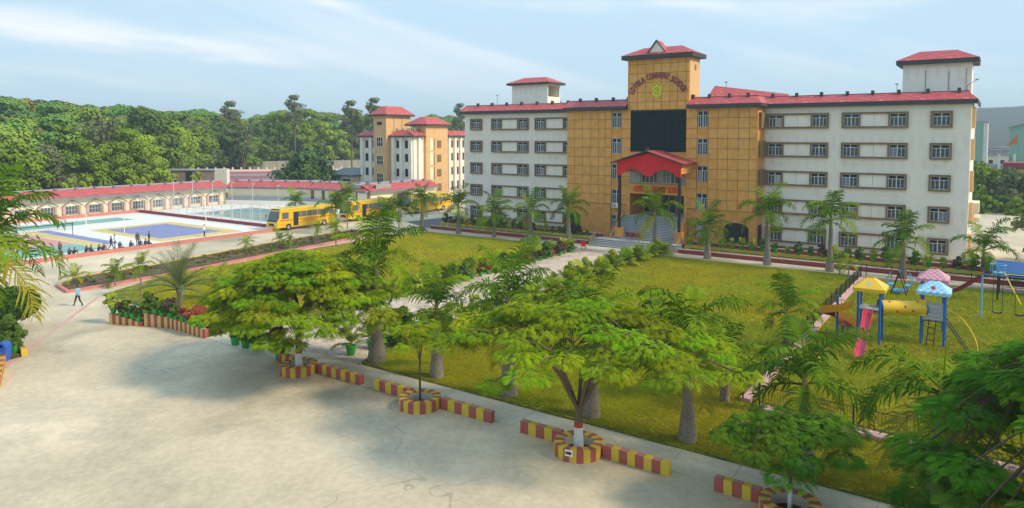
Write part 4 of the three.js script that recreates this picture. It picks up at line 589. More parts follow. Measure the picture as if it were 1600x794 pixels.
function palmTrunkGeo(h, s) { const pts = [[0.43, 0], [0.44, 0.15], [0.40, 0.5], [0.33, 1.1], [0.26, 1.9], [0.215, 2.8], [0.19, 4], [0.18, 9]].filter(p => p[1] < h - 0.02); const last = 0.19; pts.push([last, h]); const g = new THREE.LatheGeometry(pts.map(([r, y]) => new THREE.Vector2(r * s, y)), 18), u = g.attributes.uv, p = g.attributes.position; for (let i = 0; i < u.count; i++) u.setXY(i, u.getX(i) * 2, p.getY(i) * 0.5); return g; }
function royalPalm(label, x, z, hc, s = 1, seed = 1, n = 13, group = 'royal palms', y = 0.1, stout = 1, vmin = 0) {   // hc: height of the crown's base
  const r = rng(seed * 31 + 7), t = thing('royal_palm', label, 'palm tree', [x, y, z], 0, group), sh = Math.min(1.35, hc * 0.3), tr = hc - sh;
  part('trunk', palmTrunkGeo(tr, stout * (0.92 + 0.2 * r())), mat.trunkPalm, t);
  part('crownshaft', [new THREE.CylinderGeometry(0.10 * s, 0.185 * stout, sh, 14).translate(0, tr + sh / 2, 0)], r() < 0.5 ? mat.shaft : mat.shaftYellow, t);
  const a0 = r() * 6.28;
  for (let k = 0; k < n; k++) {
    const v = Math.min(6, vmin + Math.floor(k / n * (6.9 - vmin))), dry = (v === 6 && r() < 0.55), f = part('frond', royal[v], dry ? leaf.palmDry : leaf.palm[Math.floor(r() * 3)], t);
    f.position.set(0, hc - 0.1 - 0.18 * v * 0.4, 0); f.rotation.set(0, a0 + k * 2.399 + (r() - 0.5) * 0.5, (r() - 0.5) * 0.18, 'YXZ'); const q = s * (0.88 + 0.28 * r()); f.scale.set(q, q, q);
  }
  const sp = part('spear_leaf', spear, leaf.palm[2], t); sp.position.y = hc - 0.2; sp.scale.setScalar(s);
  return t;
}
// front row along the walkway, back row before the building
[[-31.1, 6.4, 1.12, 14, 'thick-trunked royal palm at the corner where the path leaves the walkway', 1.35], [-26.25, 4.25, 1.0, 12, 'royal palm second in the front row, behind the thin sapling', 1], [-21.2, 5.4, 1.05, 13, 'royal palm third in the front row, left behind the sparse spreading tree', 1.05], [-16.2, 5.0, 1.05, 13, 'royal palm directly behind the sparse spreading tree', 1], [-11.24, 5.3, 1.08, 13, 'royal palm just right of the sparse spreading tree, by the lawn edge', 1.05], [-6.24, 4.1, 1.0, 13, 'royal palm behind the small sapling at the bottom edge', 1.15], [-1.4, 4.7, 1.1, 13, 'stout royal palm by the big dark tree in the bottom right corner', 1.2]].forEach(([x, h, s, n, lab, st], i) => royalPalm(lab, x, -30.4, h, s, 3 + i, n, 'royal palms along the walkway', 0.1, st, i === 6 ? 3 : i > 3 ? 1 : 0));
[[-70, 4.6, 'first royal palm from the left in the row before the building, near the buses'], [-63.1, 4.1, 'second royal palm from the left in the row before the left wing'], [-56.8, 3.4, 'small royal palm before the middle of the left wing'], [-50.8, 4.2, 'royal palm before the right end of the left wing'], [-45.0, 5.0, 'royal palm just left of the entrance steps'], [-33.2, 5.1, 'large royal palm in front of the entrance steps'], [-26.8, 3.7, 'royal palm right of the steps before the arched passage'], [-20.2, 6.0, 'tall royal palm at the joint of tan block and right wing'], [-13.9, 5.7, 'tall royal palm before the middle of the right wing'], [-7.3, 3.8, 'royal palm before the right end of the right wing, behind the rocking swing'], [-0.8, 3.2, 'royal palm by the blue shelter past the building corner']].forEach(([x, h, lab], i) => royalPalm(lab, x, i === 10 ? -82.2 : -78, h, 1.0 + (i % 3) * 0.06, 40 + i, 12, 'royal palms in the row before the building', 0.01, i === 2 || i === 10 ? 0.65 : 0.95));
[[-11.4, -36.2, 2.5, 0.85, 'slim royal palm at the corner of the playground fence', 0.6], [-11.0, -47.8, 2.7, 0.85, 'royal palm on the lawn beside the playground fence', 0.5]].forEach(([x, z, h, s, lab, st], i) => royalPalm(lab, x, z, h, s, 70 + i, 11, 'palms round the playground', 0.1, st));
royalPalm('large palm at the left edge hanging its leaves over the court', -48.5, -16.0, 7.9, 1.6, 95, 18, 'palms on the left', 0, 1);
// young palms in the beds
function youngPalm(label, x, z, h, s, seed, mats, set = royal, n = 8, group = 'young palms in the beds') {
  const r = rng(seed), t = thing('young_palm', label, 'palm tree', [x, 0.1, z], 0, group); part('trunk', cyl(0.09, 0.05, h, 0, 0, 0, 8), mat.trunkPalm, t);
  for (let k = 0; k < n; k++) { const f = part('frond', set[Math.min(set.length - 1, Math.floor(k / n * set.length))], mats[Math.floor(r() * mats.length)], t); f.position.y = h; f.rotation.set(0, k * 2.399 + r(), (r() - 0.5) * 0.2, 'YXZ'); f.scale.setScalar(s * (0.8 + 0.4 * r()) * 0.5); } return t;
}
[[-67.0, -32.3, 1.1, 1.1, 'bushy yellow-green young palm by the pink kerb'], [-60.7, -31.4, 2.6, 0.95, 'thin young palm with drooping dark leaves on the small lawn'], [-73.7, -50.8, 0.9, 0.9, 'young palm in the middle of the long planting bed'], [-74.4, -56.1, 0.7, 1.0, 'low date-like palm in the planting bed below the court'], [-68.6, -60.2, 2.4, 0.9, 'slim young palm at the lawn edge near the first bus'], [-71.0, -30.6, 0.5, 0.9, 'small palm at the near tip of the long planting bed'], [-71.5, -55.4, 1.0, 0.8, 'small palm in the bed before the bus wheel'], [-54.2, -34.4, 1.3, 1.25, 'yellow-green palm behind the spreading date palm'], [-76, -63.5, 1.2, 0.9, 'small palm in the bed beside the first bus'], [-71.8, -63, 1.6, 0.8, 'thin palm in the bed behind the bus'], [-12.6, -75.9, 1.6, 0.9, 'young palm on the lawn near the far playground corner'], [-11.4, -73.3, 1.5, 0.75, 'thin young palm by the far playground fence corner']].forEach(([x, z, h, s, lab], i) => youngPalm(lab, x, z, h, s, 200 + i, i % 3 ? leaf.areca : leaf.palm));
[[-77.7, -68.2, 3.6, 2.2, 'tall palm with upright leaves between the first two buses'], [-79.5, -72, 4.4, 2.1, 'palm behind the first bus, in front of the pink roof'], [-94.8, -74.7, 2.8, 1.9, 'palm on the pool deck behind the first bus'], [-71.8, -72.4, 2.6, 1.8, 'palm before the second bus at the lawn corner'], [-73.8, -77, 3.0, 1.9, 'palm between the second and the third bus']].forEach(([x, z, h, s, lab], i) => youngPalm(lab, x, z, h, s, 230 + i, leaf.palm, royal, 11, 'palms round the buses'));
{ const t = thing('date_palm', 'grey-green date palm with a spray of stiff leaves behind the striped planter', 'palm tree', [-53.8, 0.1, -30.9]); part('trunk', new THREE.LatheGeometry([[0.24, 0], [0.22, 0.5], [0.19, 1.1], [0.26, 1.5], [0.12, 1.75]].map(p => new THREE.Vector2(...p)), 14), mat.trunkPalm, t); const r = rng(9); for (let k = 0; k < 22; k++) { const f = part('frond', date[Math.min(5, Math.floor(k / 22 * 6))], leaf.date[k & 1], t); f.position.y = 1.6; f.rotation.set(0, k * 2.399 + r() * 0.4, (r() - 0.5) * 0.15, 'YXZ'); f.scale.setScalar(1.1 + 0.3 * r()); } }

// ================= feathery flame trees =================
function spray(seed, L = 0.24, n = 8) {                    // one twice-feathered leaf
  const r = rng(seed), p = [], ix = []; for (let i = 0; i < n; i++) for (const sd of [-1, 1]) { const t = 0.12 + 0.88 * i / n, x = t * L, y = -0.32 * L * t * t, l = L * 0.34 * Math.sin(Math.PI * (0.18 + 0.75 * t)), w = L * 0.022, o = p.length / 3, dy = -l * (0.15 + 0.25 * r()); p.push(x - w, y, 0, x + w, y, 0, x + l * 0.45 + w * 1.2, y + dy, sd * l, x + l * 0.3 - w, y + dy, sd * l); sd > 0 ? ix.push(o, o + 2, o + 1, o, o + 3, o + 2) : ix.push(o, o + 1, o + 2, o, o + 2, o + 3); }
  const o = p.length / 3; p.push(0, 0.004, -0.006, 0, 0.004, 0.006, L, -0.3 * L, 0); ix.push(o, o + 1, o + 2); const g = new THREE.BufferGeometry(); g.setAttribute('position', new THREE.Float32BufferAttribute(p, 3)); g.setIndex(ix); const h = g.toNonIndexed(); h.computeVertexNormals(); return h;
}
const sprayG = spray(3);
function flameTree(label, x, z, { R = 6, H = 7, fork = 2.2, plates = 80, per = 46, plateR = 1.1, seed = 1, m = leaf.gul, tr = 0.16, skirt = 0.5, base = 0, sz = 1, limbM = mat.bark, group, flat = 0.55, cxo = 0, czo = 0, painted = true, ez = 1 }) {
  const r = rng(seed * 97 + 3), t = thing('flame_tree', label, 'tree', [x, base, z], 0, group), limbs = [], mats = [], m4 = new THREE.Matrix4(), q = new THREE.Quaternion(), e = new THREE.Euler(0, 0, 0, 'YXZ'), cents = [];
  const nl = Math.max(3, Math.round(R * 1.1)), hubs = []; for (let i = 0; i < nl; i++) { const a = i / nl * 6.28 + r() * 0.6, d = R * (0.42 + 0.12 * r()), hy = fork + (H - fork) * (0.55 + 0.2 * r()); hubs.push([a, d, hy]); limbs.push(new THREE.TubeGeometry(new THREE.CatmullRomCurve3([V(0, fork - 0.3, 0), V(Math.cos(a + 0.25) * d * 0.35 + cxo * 0.4, fork + (hy - fork) * 0.55, Math.sin(a + 0.25) * d * 0.35), V(Math.cos(a) * d + cxo, hy, Math.sin(a) * d * ez + czo)]), 8, tr * 0.5, 6)); }
  for (let k = 0; k < plates; k++) {
    const a = k * 2.399 + r() * 0.5, u = Math.sqrt((k + 0.5) / plates), d = R * u * (0.9 + 0.2 * r()), top = H - (H - fork) * (flat * Math.pow(u, 2.2)) - (r() < 0.42 ? r() * (H - fork) * 0.42 : r() * 0.35), yy = Math.max(fork * skirt, top), c = V(Math.cos(a) * d + cxo, yy, Math.sin(a) * d * ez + czo); cents.push([c, a]);
    let best = hubs[0], bd = 1e9; for (const h of hubs) { const dd = Math.hypot(Math.cos(h[0]) * h[1] - Math.cos(a) * d, Math.sin(h[0]) * h[1] - Math.sin(a) * d); if (dd < bd) { bd = dd; best = h; } }
    const hb = V(Math.cos(best[0]) * best[1] + cxo, best[2], Math.sin(best[0]) * best[1] * ez + czo); const mid = hb.clone().lerp(c, 0.5).add(V((r() - 0.5) * 0.4, 0.15 + 0.2 * r(), (r() - 0.5) * 0.4)); limbs.push(new THREE.TubeGeometry(new THREE.CatmullRomCurve3([hb, mid, c]), 5, tr * 0.16, 4));
    const pr = plateR * (0.7 + 0.6 * r());
    for (let j = 0; j < per; j++) { const b = r() * 6.283, rr = pr * Math.sqrt(r()) * 0.85, drop = 0.22 * rr * rr / pr + (r() - 0.5) * 0.22; e.set((r() - 0.5) * 1.1, -b + (r() - 0.5) * 1.2, 0.28 - 0.75 * rr / pr + (r() - 0.5) * 0.6); q.setFromEuler(e); const s = sz * (0.75 + 0.6 * r()); mats.push(m4.clone().compose(V(c.x + Math.cos(b) * rr, c.y - drop, c.z + Math.sin(b) * rr), q, V(s, s, s))); }
  }
  const tg = new THREE.LatheGeometry([[tr * 1.25, -0.1], [tr * 1.05, 0.4], [tr * 0.95, 1.2], [tr * 0.85, fork]].map(([a, b]) => new THREE.Vector2(a, b)), 12); part('trunk', tg, limbM, t);
  part('branches', limbs, limbM, t);
  if (painted) { part('limewash_band', cyl(tr * 1.25, tr * 1.03, Math.min(1.15, fork * 0.6), 0, 0.02, 0, 14), mat.limewash, t); part('red_band', cyl(tr * 1.05, tr * 1.02, 0.2, 0, Math.min(1.15, fork * 0.6) + 0.02, 0, 14), mat.bandRed, t); }
  const tr2 = rng(seed + 500); let ti = 0; const cr = inst('crown', sprayG, m, mats, t, () => { const pj = Math.floor(ti++ / per), k = clamp(hash(pj, 3, seed) + 0.3 * (tr2() - 0.5)), v = (0.72 + 0.45 * hash(pj, 7, seed)) * (0.9 + 0.2 * tr2()); return C(v * lerp(0.7, 1.3, k), v, v * 0.9); });
  return t;
}
flameTree('large dense spreading tree in the striped ring left of the walkway', -33.7, -26.6, { cxo: 0.35, R: 5.6, H: 7.3, fork: 2.4, ez: 0.85, plates: 175, per: 250, plateR: 0.95, seed: 1, tr: 0.2, sz: 1.0, flat: 0.62, skirt: 1.15 });
flameTree('sparse spreading tree with bare limbs showing in the ring with the arrow sign', -14.85, -26.7, { R: 6.3, H: 6.8, fork: 2.2, ez: 0.62, plates: 70, per: 170, plateR: 0.95, seed: 2, tr: 0.19, limbM: M(0.30, 0.21, 0.14, { map: barkMap }), flat: 0.42, skirt: 1.75 });
flameTree('thin young sapling in the ring between the two spreading trees', -24.2, -26.7, { R: 1.3, H: 4.6, fork: 2.7, plates: 14, per: 95, plateR: 0.6, seed: 3, tr: 0.06, painted: false, flat: 0.5 });
flameTree('small green sapling rising from the ring at the bottom edge', -5.9, -26.6, { R: 2.3, H: 3.9, fork: 1.7, plates: 26, per: 150, plateR: 0.75, seed: 4, tr: 0.07, m: leaf.gulDark, flat: 0.4 });
flameTree('big dark green tree filling the bottom right corner', 4.0, -25.8, { R: 6.3, H: 8.7, fork: 2.6, plates: 150, per: 200, plateR: 1.1, seed: 6, tr: 0.17, m: leaf.gulDark, sz: 1.15, flat: 0.8, skirt: 0.8 });

// ================= shrubs and pots =================
const potG = new THREE.LatheGeometry([[0.001, 0.0], [0.15, 0], [0.2, 0.3], [0.215, 0.36], [0.235, 0.36], [0.235, 0.4], [0.19, 0.4], [0.17, 0.34], [0.001, 0.34]].map(p => new THREE.Vector2(...p)), 14);
const bushG = [leafBlob(301, 14, 34, 0.42, 0.75, 0.16, 0), leafBlob(302, 10, 30, 0.34, 0.55, 0.13, 0), leafBlob(303, 16, 40, 0.5, 1.0, 0.2, 0)];
function potted(label, x, y, z, s, kind, group) { const r = rng(Math.round(x * 37 + z * 91) + kind), t = thing('potted_plant', label, 'potted plant', [x, y, z], r() * 6.28, group); t.scale.setScalar(s); part('pot', potG, mat.pot, t); const ms = [leaf.shrub, leaf.lime, leaf.croton, leaf.dark]; if (kind < 4) part('foliage', bushG[kind === 2 ? 1 : Math.floor(r() * 3)], ms[kind], t).position.y = 0.26; else for (let k = 0; k < 9; k++) { const f = part('leaf', arecaF[k % 4], leaf.areca[k & 1], t); f.position.y = 0.32; f.rotation.y = k * 2.4; f.scale.setScalar(0.7 + 0.3 * r()); } return t; }
function areca(label, x, z, s, seed, group) { const r = rng(seed), t = thing('areca_palm', label, 'shrub', [x, 0.1, z], 0, group); t.scale.setScalar(s); for (let k = 0; k < 26; k++) { const f = part('frond', arecaF[Math.floor(r() * 4)], leaf.areca[r() < 0.65 ? 0 : 1], t); f.position.set((r() - 0.5) * 0.5, 0, (r() - 0.5) * 0.5); f.rotation.set(0, r() * 6.28, 0); f.scale.setScalar(1.1 + 0.7 * r()); } return t; }
{ const r = rng(404);
  for (let i = 0; i < 15; i++) { const z = -32 - i * 3.1; areca('bushy yellow-green areca on the lawn side of the paved path', -32.4 + (r() - 0.5) * 0.5, z - 3 + r(), 0.85 + 0.35 * r(), 410 + i, 'arecas along the right side of the path'); }
  for (let i = 0; i < 12; i++) areca('yellow-green areca along the left side of the paved path', -43.2 + (r() - 0.5) * 0.8, -44 - i * 2.7, 0.8 + 0.4 * r(), 430 + i, 'arecas along the left side of the path');
  for (let i = 0; i < 22; i++) potted('green pot with a small bush on the left edge of the paved path', -41.9 + (r() - 0.5) * 0.3, 0.01, -44.5 - i * 1.36, 1.15 + 0.3 * r(), [0, 1, 2, 0, 3][Math.floor(r() * 5)], 'pots on the left of the path');
  for (let i = 0; i < 14; i++) potted('green pot with a leafy plant on the right edge of the paved path', -33.75, 0.01, -34.5 - i * 3.05, 1.1 + 0.25 * r(), r() < 0.5 ? 4 : 1, 'pots on the right of the path');
  [[-41.6, -27.7, 'dark-leaved pot, leftmost of three on the plaza under the dense tree'], [-40.5, -27.7, 'dark-leaved pot in the middle of three under the dense tree'], [-39.4, -27.75, 'pot with sparse twigs, right of three under the dense tree'], [-36.6, -27.45, 'pot with a dark red bush beside the striped ring of the dense tree'], [-33.6, -30.6, 'pot with a tall leafy plant at the path corner by the thick palm'], [-33.5, -32.3, 'pot behind the thick palm trunk on the path edge'], [-33.4, -33.6, 'pot just right of the thick palm trunk on the path edge'], [-33.7, -35.6, 'pot with a feathery plant further along the path edge']].forEach(([x, z, lab], i) => potted(lab, x, 0.01, z, 1.55, [3, 3, 0, 3, 4, 4, 4, 0][i], 'large pots near the plaza'));
  for (let i = 0; i < 25; i++) { const x = -69 + i * 1.06; if (x < -43.6) potted('small green pot on the yellow ledge before the left wing', x, 0.72, -82.2, 0.9 + 0.3 * r(), [0, 1, 3, 0][Math.floor(r() * 4)], 'pots on the ledge of the left wing'); }
  for (let i = 0; i < 26; i++) potted('small green pot on the yellow ledge before the right wing', -30.4 + i * 1.25, 0.72, -82.2, 0.95 + 0.35 * r(), [0, 1, 3, 0, 4][Math.floor(r() * 5)], 'pots on the ledge of the right wing');
  const hd = inst('hedge', bushG[1], M(0.30, 0.31, 0.03), Array.from({ length: 190 }, (_, i) => { const left = i < 65, x = left ? -69.5 + i * 0.4 : -30.5 + (i - 65) * 0.43; return new THREE.Matrix4().compose(V(x, 0.05, -81.1), new THREE.Quaternion().setFromEuler(new THREE.Euler(0, i * 1.7, 0)), V(0.75, 0.62, 0.75)); }), scene); hd.userData = { kind: 'stuff', label: 'low clipped hedge between the red kerb walls before the building', category: 'hedge' };
  const wd = inst('bed_weeds', bushG[1], M(0.20, 0.21, 0.05), Array.from({ length: 150 }, (_, i) => { const t = r(), z = -31 - t * 40, xc = lerp(-70.9, -75.2, t); return new THREE.Matrix4().compose(V(xc + (r() - 0.5) * 4, 0.14, z), new THREE.Quaternion().setFromEuler(new THREE.Euler(0, r() * 6, 0)), V(1, 0.7, 1).multiplyScalar(0.35 + 0.6 * r())); }), scene, () => C(0.6 + r() * 0.8, 0.6 + r() * 0.5, 0.7)); wd.userData = { kind: 'stuff', label: 'dry weeds and seedlings scattered over the long planting bed', category: 'weeds' };
}
// topiary and planter at the left edge
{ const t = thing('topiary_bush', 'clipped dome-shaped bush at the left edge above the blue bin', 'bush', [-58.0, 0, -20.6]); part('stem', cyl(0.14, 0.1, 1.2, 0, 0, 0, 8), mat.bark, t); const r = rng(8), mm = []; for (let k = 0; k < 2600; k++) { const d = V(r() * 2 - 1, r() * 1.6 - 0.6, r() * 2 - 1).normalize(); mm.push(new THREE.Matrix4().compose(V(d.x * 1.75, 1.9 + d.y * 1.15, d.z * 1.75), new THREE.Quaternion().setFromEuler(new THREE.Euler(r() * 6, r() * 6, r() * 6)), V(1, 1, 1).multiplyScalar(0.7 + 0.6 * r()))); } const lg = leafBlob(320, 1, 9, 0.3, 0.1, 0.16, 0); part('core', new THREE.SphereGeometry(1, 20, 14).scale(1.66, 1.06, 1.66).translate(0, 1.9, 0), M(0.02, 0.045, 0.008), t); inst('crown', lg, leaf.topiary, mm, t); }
// grass tufts on the lawns
{ const g = new THREE.BufferGeometry(), p = []; const r = rng(606); for (let k = 0; k < 7; k++) { const a = r() * 6.28, b = r() * 6.28, d = 0.05 * r(), h = 0.035 + 0.035 * r(), w = 0.009; const x = Math.cos(b) * d, z = Math.sin(b) * d; p.push(x - Math.cos(a) * w, 0, z - Math.sin(a) * w, x + Math.cos(a) * w, 0, z + Math.sin(a) * w, x + (r() - 0.5) * 0.06, h, z + (r() - 0.5) * 0.06); } g.setAttribute('position', new THREE.Float32BufferAttribute(p, 3)); g.computeVertexNormals();
  const mm = [], m4 = new THREE.Matrix4(), q = new THREE.Quaternion(), e = new THREE.Euler(); const add = (x0, x1, z0, z1, n, s) => { for (let k = 0; k < n; k++) { const x = lerp(x0, x1, r()), z = lerp(z0, z1, r()); if (x < -31.8 && z > -33.5 && x > -35) continue; e.set(0, r() * 6.28, 0); const f = s * (0.7 + 0.7 * r()); mm.push(m4.clone().compose(V(x, 0.095, z), q.clone().setFromEuler(e), V(f, f, f))); } };
  add(-32, 3, -29.75, -36, 60000, 1); add(-33, 5, -36, -46, 60000, 1.25); add(-33, 6, -46, -76, 60000, 1.9); add(-63, -45, -31, -36, 16000, 1.6); add(-68, -43, -36, -76, 25000, 2.2);
  const tr = rng(9); const o = inst('grass', g, new THREE.MeshPhysicalMaterial({ color: C(0.45, 0.46, 0.02), roughness: 1, specularIntensity: 0.2, side: THREE.DoubleSide }), mm, scene, i => { const e = mm[i].elements, pt = fbm(e[12] * 0.16 + 60, e[14] * 0.16 + 90, 5, 4), k = clamp(tr() * 0.5 + (pt - 0.3) * 1.2), v = 0.72 + 0.4 * tr() + 0.25 * (fbm(e[12] * 0.5 + 60, e[14] * 0.5 + 90, 8, 3) - 0.5); return C(v * lerp(0.85, 1.35, k), v, v * 0.8); }); o.userData = { kind: 'stuff', label: 'short green and straw-coloured grass covering the lawns', category: 'grass' }; }
// ================= striped barriers, tree rings, planters =================
const blockG = {}; const blk = (l, h, w) => blockG[[l, h, w]] ||= metric(new RoundedBoxGeometry(l - 0.006, h, w, 2, 0.018).translate(0, h / 2, 0));
function barrier(label, x0, x1, z, n, first) { const t = thing('striped_barrier', label, 'barrier', [x0, 0, z]); const l = (x1 - x0) / n; for (let i = 0; i < n; i++) { const o = part('block', blk(+l.toFixed(3), 0.56, 0.34), (i + first) & 1 ? mat.stripeR : mat.stripeY, t); o.position.set((i + 0.5) * l, 0, 0); const c = part('painted_top', bx(-l / 2 + 0.02, l / 2 - 0.02, 0.56, 0.564, -0.15, 0.15), (i + first) & 1 ? mat.stripeTop : mat.stripeY, t); c.position.set((i + 0.5) * l, 0, 0); } }
barrier('short striped barrier left of the dense tree ring', -36.3, -34.85, -27.25, 4, 1); barrier('striped barrier right of the dense tree ring', -32.65, -29.05, -27.25, 9, 1);
barrier('striped barrier left of the sapling ring', -28.0, -25.3, -27.25, 6, 0); barrier('striped barrier right of the sapling ring', -23.1, -19.9, -27.2, 7, 1);
barrier('striped barrier left of the ring with the arrow sign', -18.15, -15.95, -27.15, 5, 1); barrier('long striped barrier right of the ring with the arrow sign', -13.7, -10.7, -27.0, 8, 1);
barrier('striped barrier at the bottom edge, left of the last ring', -8.8, -7.0, -26.95, 5, 1);
function ring(label, x, z, first) {
  const t = thing('tree_ring', label, 'planter', [x, 0, z]), n = 22, R = 1.08, r = 0.68, h = 0.56;
  for (let i = 0; i < n; i++) { const a0 = i / n * 6.2832 + 0.002, a1 = (i + 1) / n * 6.2832 - 0.002, s = new THREE.Shape(); s.absarc(0, 0, R, a0, a1, false); s.absarc(0, 0, r, a1, a0, true); const g = new THREE.ExtrudeGeometry(s, { depth: h - 0.02, curveSegments: 3, bevelEnabled: true, bevelSize: 0.008, bevelThickness: 0.01, bevelSegments: 1 }).rotateX(-Math.PI / 2).translate(0, 0.01, 0); part('block', metric(g), (i + first) & 1 ? mat.stripeR : mat.stripeY, t); }
  part('liner', new THREE.CylinderGeometry(0.67, 0.67, 0.5, 28, 1, true).translate(0, 0.26, 0), mat.walk, t); part('soil', new THREE.CircleGeometry(0.7, 24).rotateX(-Math.PI / 2).translate(0, 0.12, 0), mat.soil, t); return t;
}
ring('striped ring round the foot of the dense spreading tree', -33.7, -26.6, 0); ring('striped ring round the thin young sapling', -24.2, -26.7, 0);
const r3 = ring('striped ring with an arrow sign round the sparse spreading tree', -14.85, -26.7, 1); ring('striped ring cut by the bottom edge of the photo', -5.9, -26.6, 0);
{ // small arrow sign on the third ring, on the side that faces the camera
  const s = thing('arrow_sign', 'small white sign with a black arrow on the striped ring', 'sign', [-14.85, 0.3, -26.7], 0.12), g = part('plate', bx(-0.18, 0.18, -0.02, 0.26, 1.092, 1.104), mat.white, s);
  const a = new THREE.Shape([[-0.15, -0.055], [0.03, -0.055], [0.03, -0.1], [0.155, 0], [0.03, 0.1], [0.03, 0.055], [-0.15, 0.055]].map(p => new THREE.Vector2(...p))); part('arrow', new THREE.ShapeGeometry(a).translate(0, 0.12, 1.108), mat.ironBlack, s);
}
{ // planter with stepped striped walls
  const t = thing('striped_planter', 'planter with red and yellow striped walls and sloping tops beside the plaza', 'planter'); let k = 0;
  const run = (a, b, h0, h1) => { const L = Math.hypot(b[0] - a[0], b[1] - a[1]), n = Math.round(L / 0.27); for (let i = 0; i < n; i++) { const f = (i + 0.5) / n, h = lerp(h0, h1, f), o = part('block', metric(new RoundedBoxGeometry(L / n - 0.006, h, 0.3, 1, 0.012).translate(0, h / 2, 0)), k++ & 1 ? mat.stripeR : M(0.80, 0.58, 0.20, { map: grain }), t); o.position.set(lerp(a[0], b[0], f), 0, lerp(a[1], b[1], f)); o.rotation.y = -Math.atan2(b[1] - a[1], b[0] - a[0]); } };
  run([-54.05, -25.65], [-51.4, -26.65], 0.85, 0.3); run([-51.3, -26.8], [-49.4, -27.5], 1.0, 0.8); run([-49.4, -27.55], [-44.7, -27.55], 0.8, 0.62);
  part('soil', poly([[-54, -25.9], [-51.3, -26.95], [-49.4, -27.7], [-44.7, -27.7], [-44.7, -29.2], [-50, -30], [-56, -28.4]], 0.35, 0.3), mat.soil, t);
  const pots = [[-53.9, -25.8, 0.83], [-53.2, -26.0, 0.7], [-52.7, -26.2, 0.58], [-52.2, -26.35, 0.48], [-51.7, -26.5, 0.37], [-51.1, -26.9, 0.97], [-50.5, -27.1, 0.92], [-49.9, -27.3, 0.87], [-49.2, -27.55, 0.8], [-48.5, -27.55, 0.77], [-47.6, -27.55, 0.73], [-46.8, -27.55, 0.71], [-46, -27.55, 0.68], [-45.2, -27.55, 0.65]];
  const pl = ['yellow-leaved plant at the top end of the sloping wall', 'dark-leaved plant second on the sloping wall', 'small seedling third on the sloping wall', 'small seedling fourth on the sloping wall', 'seedling at the low end of the sloping wall', 'low shrub at the tall corner of the planter', 'green shrub second from the tall planter corner', 'small shrub third from the tall planter corner', 'dark purple bush in the biggest pot of the planter', 'green plant right of the purple bush', 'red-leaved plant in front of the date palm', 'red croton near the right end of the planter', 'small red croton second from the planter end', 'red plant at the right end of the planter'];
  pots.forEach(([x, z, y], i) => potted('green pot with ' + pl[i], x, y, z, i === 8 ? 1.6 : 1.15, [1, 3, 0, 0, 0, 0, 0, 0, 3, 0, 2, 2, 2, 2][i], 'pots on the striped planter'));
  [[-46.8, -28.6], [-45.9, -28.4], [-47.6, -28.8], [-50.2, -28.4], [-51.2, -28.2]].forEach(([x, z], i) => { const b = thing('planter_shrub', ['red croton bush behind the right end of the striped planter', 'orange-red croton nearest the plaza in the striped planter', 'coral croton bush left of the others in the planter', 'dark green rounded shrub in the planter', 'green shrub at the tall corner of the planter'][i], 'shrub', [x, 0.34, z]); b.scale.setScalar(1.25); part('foliage', bushG[2], i < 3 ? leaf.croton : leaf.shrub, b); });
}
{ // planter and bin at the left edge
  const t = thing('corner_planter', 'yellow and red kerbed planter at the left edge beside the blue bin', 'planter'); let k = 0;
  const run = (a, b) => { const L = Math.hypot(b[0] - a[0], b[1] - a[1]), n = Math.round(L / 0.55); for (let i = 0; i < n; i++) { const f = (i + 0.5) / n, o = part('block', blk(+(L / n).toFixed(3), 0.5, 0.32), k++ & 1 ? mat.stripeR : mat.stripeY, t); o.position.set(lerp(a[0], b[0], f), 0, lerp(a[1], b[1], f)); o.rotation.y = -Math.atan2(b[1] - a[1], b[0] - a[0]); } };
  run([-50.4, -18.6], [-58, -20.2]); k = 1; run([-50.3, -17.4], [-45, -15.2]); part('soil', poly([[-50.5, -18.4], [-58, -20], [-58, -15], [-50.4, -17.3]], 0.2, 0.15), mat.soil, t);
  [[-51.2, -18.3], [-52.3, -18.6], [-53.4, -18.8], [-54.5, -19.0]].forEach(([x, z], i) => potted(['pot nearest the bin', 'second pot from the bin', 'third pot from the bin', 'pot under the clipped bush'][i] + ' in the corner planter, small green plant', x, 0.2, z, 1.5, 0, 'pots in the corner planter'));
  const b = thing('litter_bin', 'blue plastic litter bin with a hooded top at the left edge', 'bin', [-50.6, 0, -17.55], 0.6), s = new THREE.Shape(); s.moveTo(-0.26, 0); s.lineTo(0.26, 0); s.lineTo(0.32, 0.85); s.absarc(0, 0.85, 0.32, 0, Math.PI, false); s.lineTo(-0.26, 0); const h = new THREE.Path(); h.moveTo(-0.2, 0.82); h.lineTo(0.2, 0.82); h.absarc(0, 0.86, 0.2, 0, Math.PI, false); s.holes.push(h); part('body', new THREE.ExtrudeGeometry(s, { depth: 0.5, bevelEnabled: true, bevelSize: 0.02, bevelThickness: 0.02, bevelSegments: 2 }).translate(0, 0.02, -0.25), M(0.03, 0.12, 0.55, { roughness: 0.4 }), b); part('rim', bx(-0.34, 0.34, 0.78, 0.84, -0.3, 0.3), M(0.02, 0.09, 0.45, { roughness: 0.4 }), b);
}
